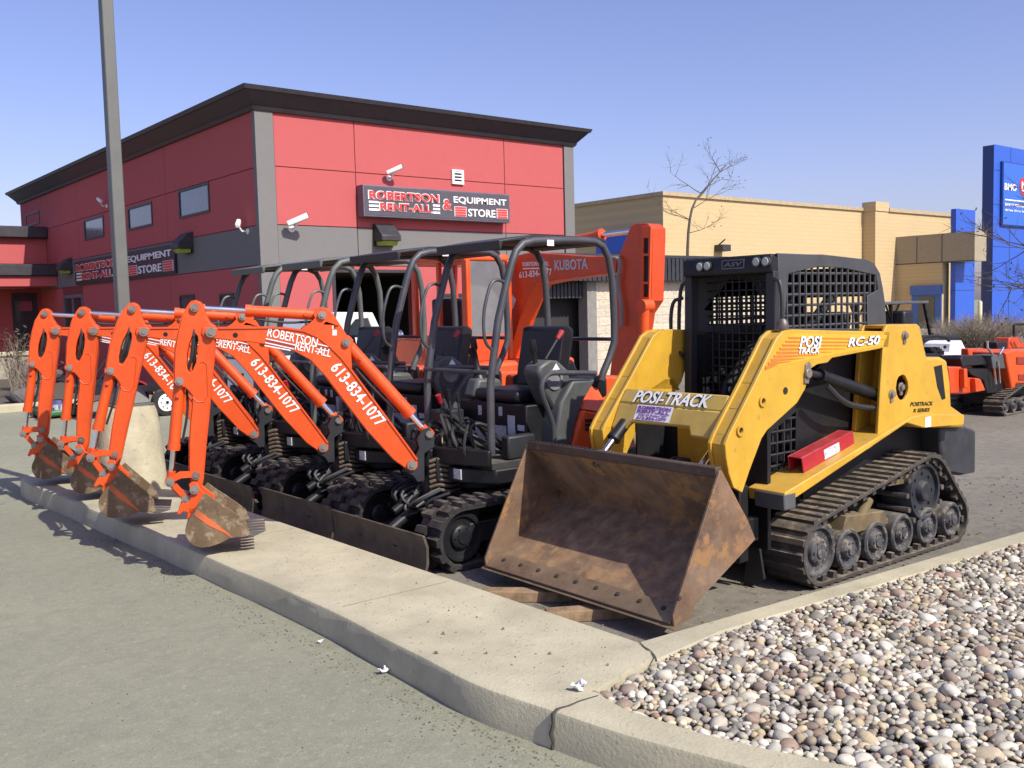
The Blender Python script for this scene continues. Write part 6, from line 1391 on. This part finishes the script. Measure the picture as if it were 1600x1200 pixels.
# ================================================================== BARE TREES AND FAR SHRUBS
def branch(mb, p, d, L, r, lvl, rr, ends):
    pts = [p]; rs = [r]; q_ = Vector(p); dd = Vector(d).normalized(); k = 5
    for i in range(k):
        dd = (dd + Vector((rr.gauss(0, .10), rr.gauss(0, .10), rr.gauss(0, .06) + .03))).normalized(); q_ = q_ + dd * L / k; pts.append(q_); rs.append(r * (1 - .75*(i + 1)/k))
        if lvl > 0 and i >= 1 and rr.random() < .85:
            for _ in range(rr.choice((1, 1, 2))):
                nd = (dd + Vector((rr.gauss(0, .8), rr.gauss(0, .8), rr.gauss(.1, .45)))).normalized(); branch(mb, Vector(q_), nd, L*rr.uniform(.35, .6), r*.5, lvl - 1, rr, ends)
    mb.tube(pts, rs, 5, False); ends.append(pts[-1])
def bare_tree(loc, path, label, seed, side, sc=1.0, leafy=0):
    t = tag(empty('bare_tree', loc), label, 'tree'); o = Vector(loc); rr = random.Random(seed); ends = []
    tk = MB(); pts = smooth_path([Vector(p) - o for p in path], 1); n_ = len(pts); tk.tube(pts, [.075*sc*(1 - .93*i/(n_-1)) + .006 for i in range(n_)], 7); tk.build('trunk', BARK, t)
    cr = MB()
    for i, (f, dv, L) in enumerate(side):
        p = pts[min(n_ - 1, int(f*n_))]; branch(cr, p, dv, L, .022*sc, 2, rr, ends)
    cr.build('crown', BARK, t)
    if leafy:
        lf = MB()
        for _ in range(leafy):
            p = rr.choice(ends) + Vector((rr.gauss(0, .1), rr.gauss(0, .1), rr.gauss(0, .1))); a = Vector((rr.gauss(0, 1), rr.gauss(0, 1), rr.gauss(0, 1))).normalized()*.055; b = a.orthogonal().normalized()*.03; lf.add([p - a, p + b, p + a, p - b], [(0, 1, 2, 3)])
        lf.build('dead_leaves', DLEAF, t)
TY = 25.0
tpth = [W0.hit(u, v, 1, TY) for u, v in ((1072, 480), (1074, 400), (1076, 352), (1083, 318), (1100, 297), (1122, 272), (1134, 258))]; tpth[0].z = 0
X_ = Vector((.78, -.1, 0))
bare_tree((tpth[0].x, TY, 0), tpth, 'thin leafless young tree rising before the cream building, left of the black cab', 11, [(.45, X_ + Vector((0, 0, .25)), 2.0), (.42, -X_ + Vector((0, 0, .2)), 1.7), (.55, X_ + Vector((0, 0, .45)), 1.7), (.58, -X_ + Vector((0, 0, .3)), 1.8), (.66, X_ + Vector((0, 0, .2)), 1.1), (.80, X_ + Vector((0, 0, .3)), 1.0), (.85, -X_*.6 + Vector((0, 0, .8)), .8), (.35, X_ + Vector((0, 0, .1)), 1.5), (.36, -X_ + Vector((0, 0, .15)), 1.4)], .9, 70)
TY2 = 9.6; rp = [W0.hit(u, v, 1, TY2) for u, v in ((1690, 560), (1686, 470), (1680, 380), (1690, 250))]; rp[0].z = 0; rp[-1].z += .5
lx_ = Vector((-.78, .55, 0))
bare_tree((rp[0].x, TY2, 0), rp, 'bare tree whose twigs reach in across the blue tower from the right edge', 23, [(.62, lx_ + Vector((0, 0, .12)), 2.1), (.55, lx_ + Vector((0, 0, .05)), 2.2), (.48, lx_ + Vector((0, 0, .02)), 2.0), (.40, lx_ + Vector((0, 0, .1)), 1.9), (.70, lx_ + Vector((0, 0, .35)), 1.6), (.6, -lx_ + Vector((0, 0, .3)), 1.8), (.45, -lx_ + Vector((0, 0, .3)), 1.6)], 1.3, 45)
sx0 = [(1470, 16.5), (1495, 15.6), (1515, 15.2), (1535, 14.9), (1556, 14.8), (1578, 14.7), (1602, 14.6), (1548, 17.5), (1590, 17.5), (1505, 18.0)]
proto = None
for i, (u, y) in enumerate(sx0):
    p = W0.hit(u, 490, 1, y); lab = 'dry leafless shrub in the hedge row before the blue tower'
    if proto is None: proto = dry_shrub((p.x, p.y, 0), .95, 90, 1.3, 77, lab, 'dry shrubs before the blue tower')
    else:
        c = copy_tree(proto); c.location = (p.x, p.y, 0); c.rotation_euler = (0, 0, i*1.3); k_ = .8 + .12*(i % 4); c.scale = (k_, k_, k_)
for i, (u, v, y, lab) in enumerate(((1467, 500, 26.5, 'yellow bollard before the blue bank door'), (1531, 495, 24.0, 'cream bollard between the two blue towers'))):
    p = W0.hit(u, v, 1, y); tag(MB().lathe([(.11, 0), (.11, 1.35), (.08, 1.42), (.001, 1.44)], (0, 0, 0), n=16).build('bollard', mat('bollard_yellow', (.62, .45, .10), .5) if i == 0 else mat('bollard_cream', (.62, .55, .36), .5), loc=(p.x, p.y, 0)), lab, 'bollard')
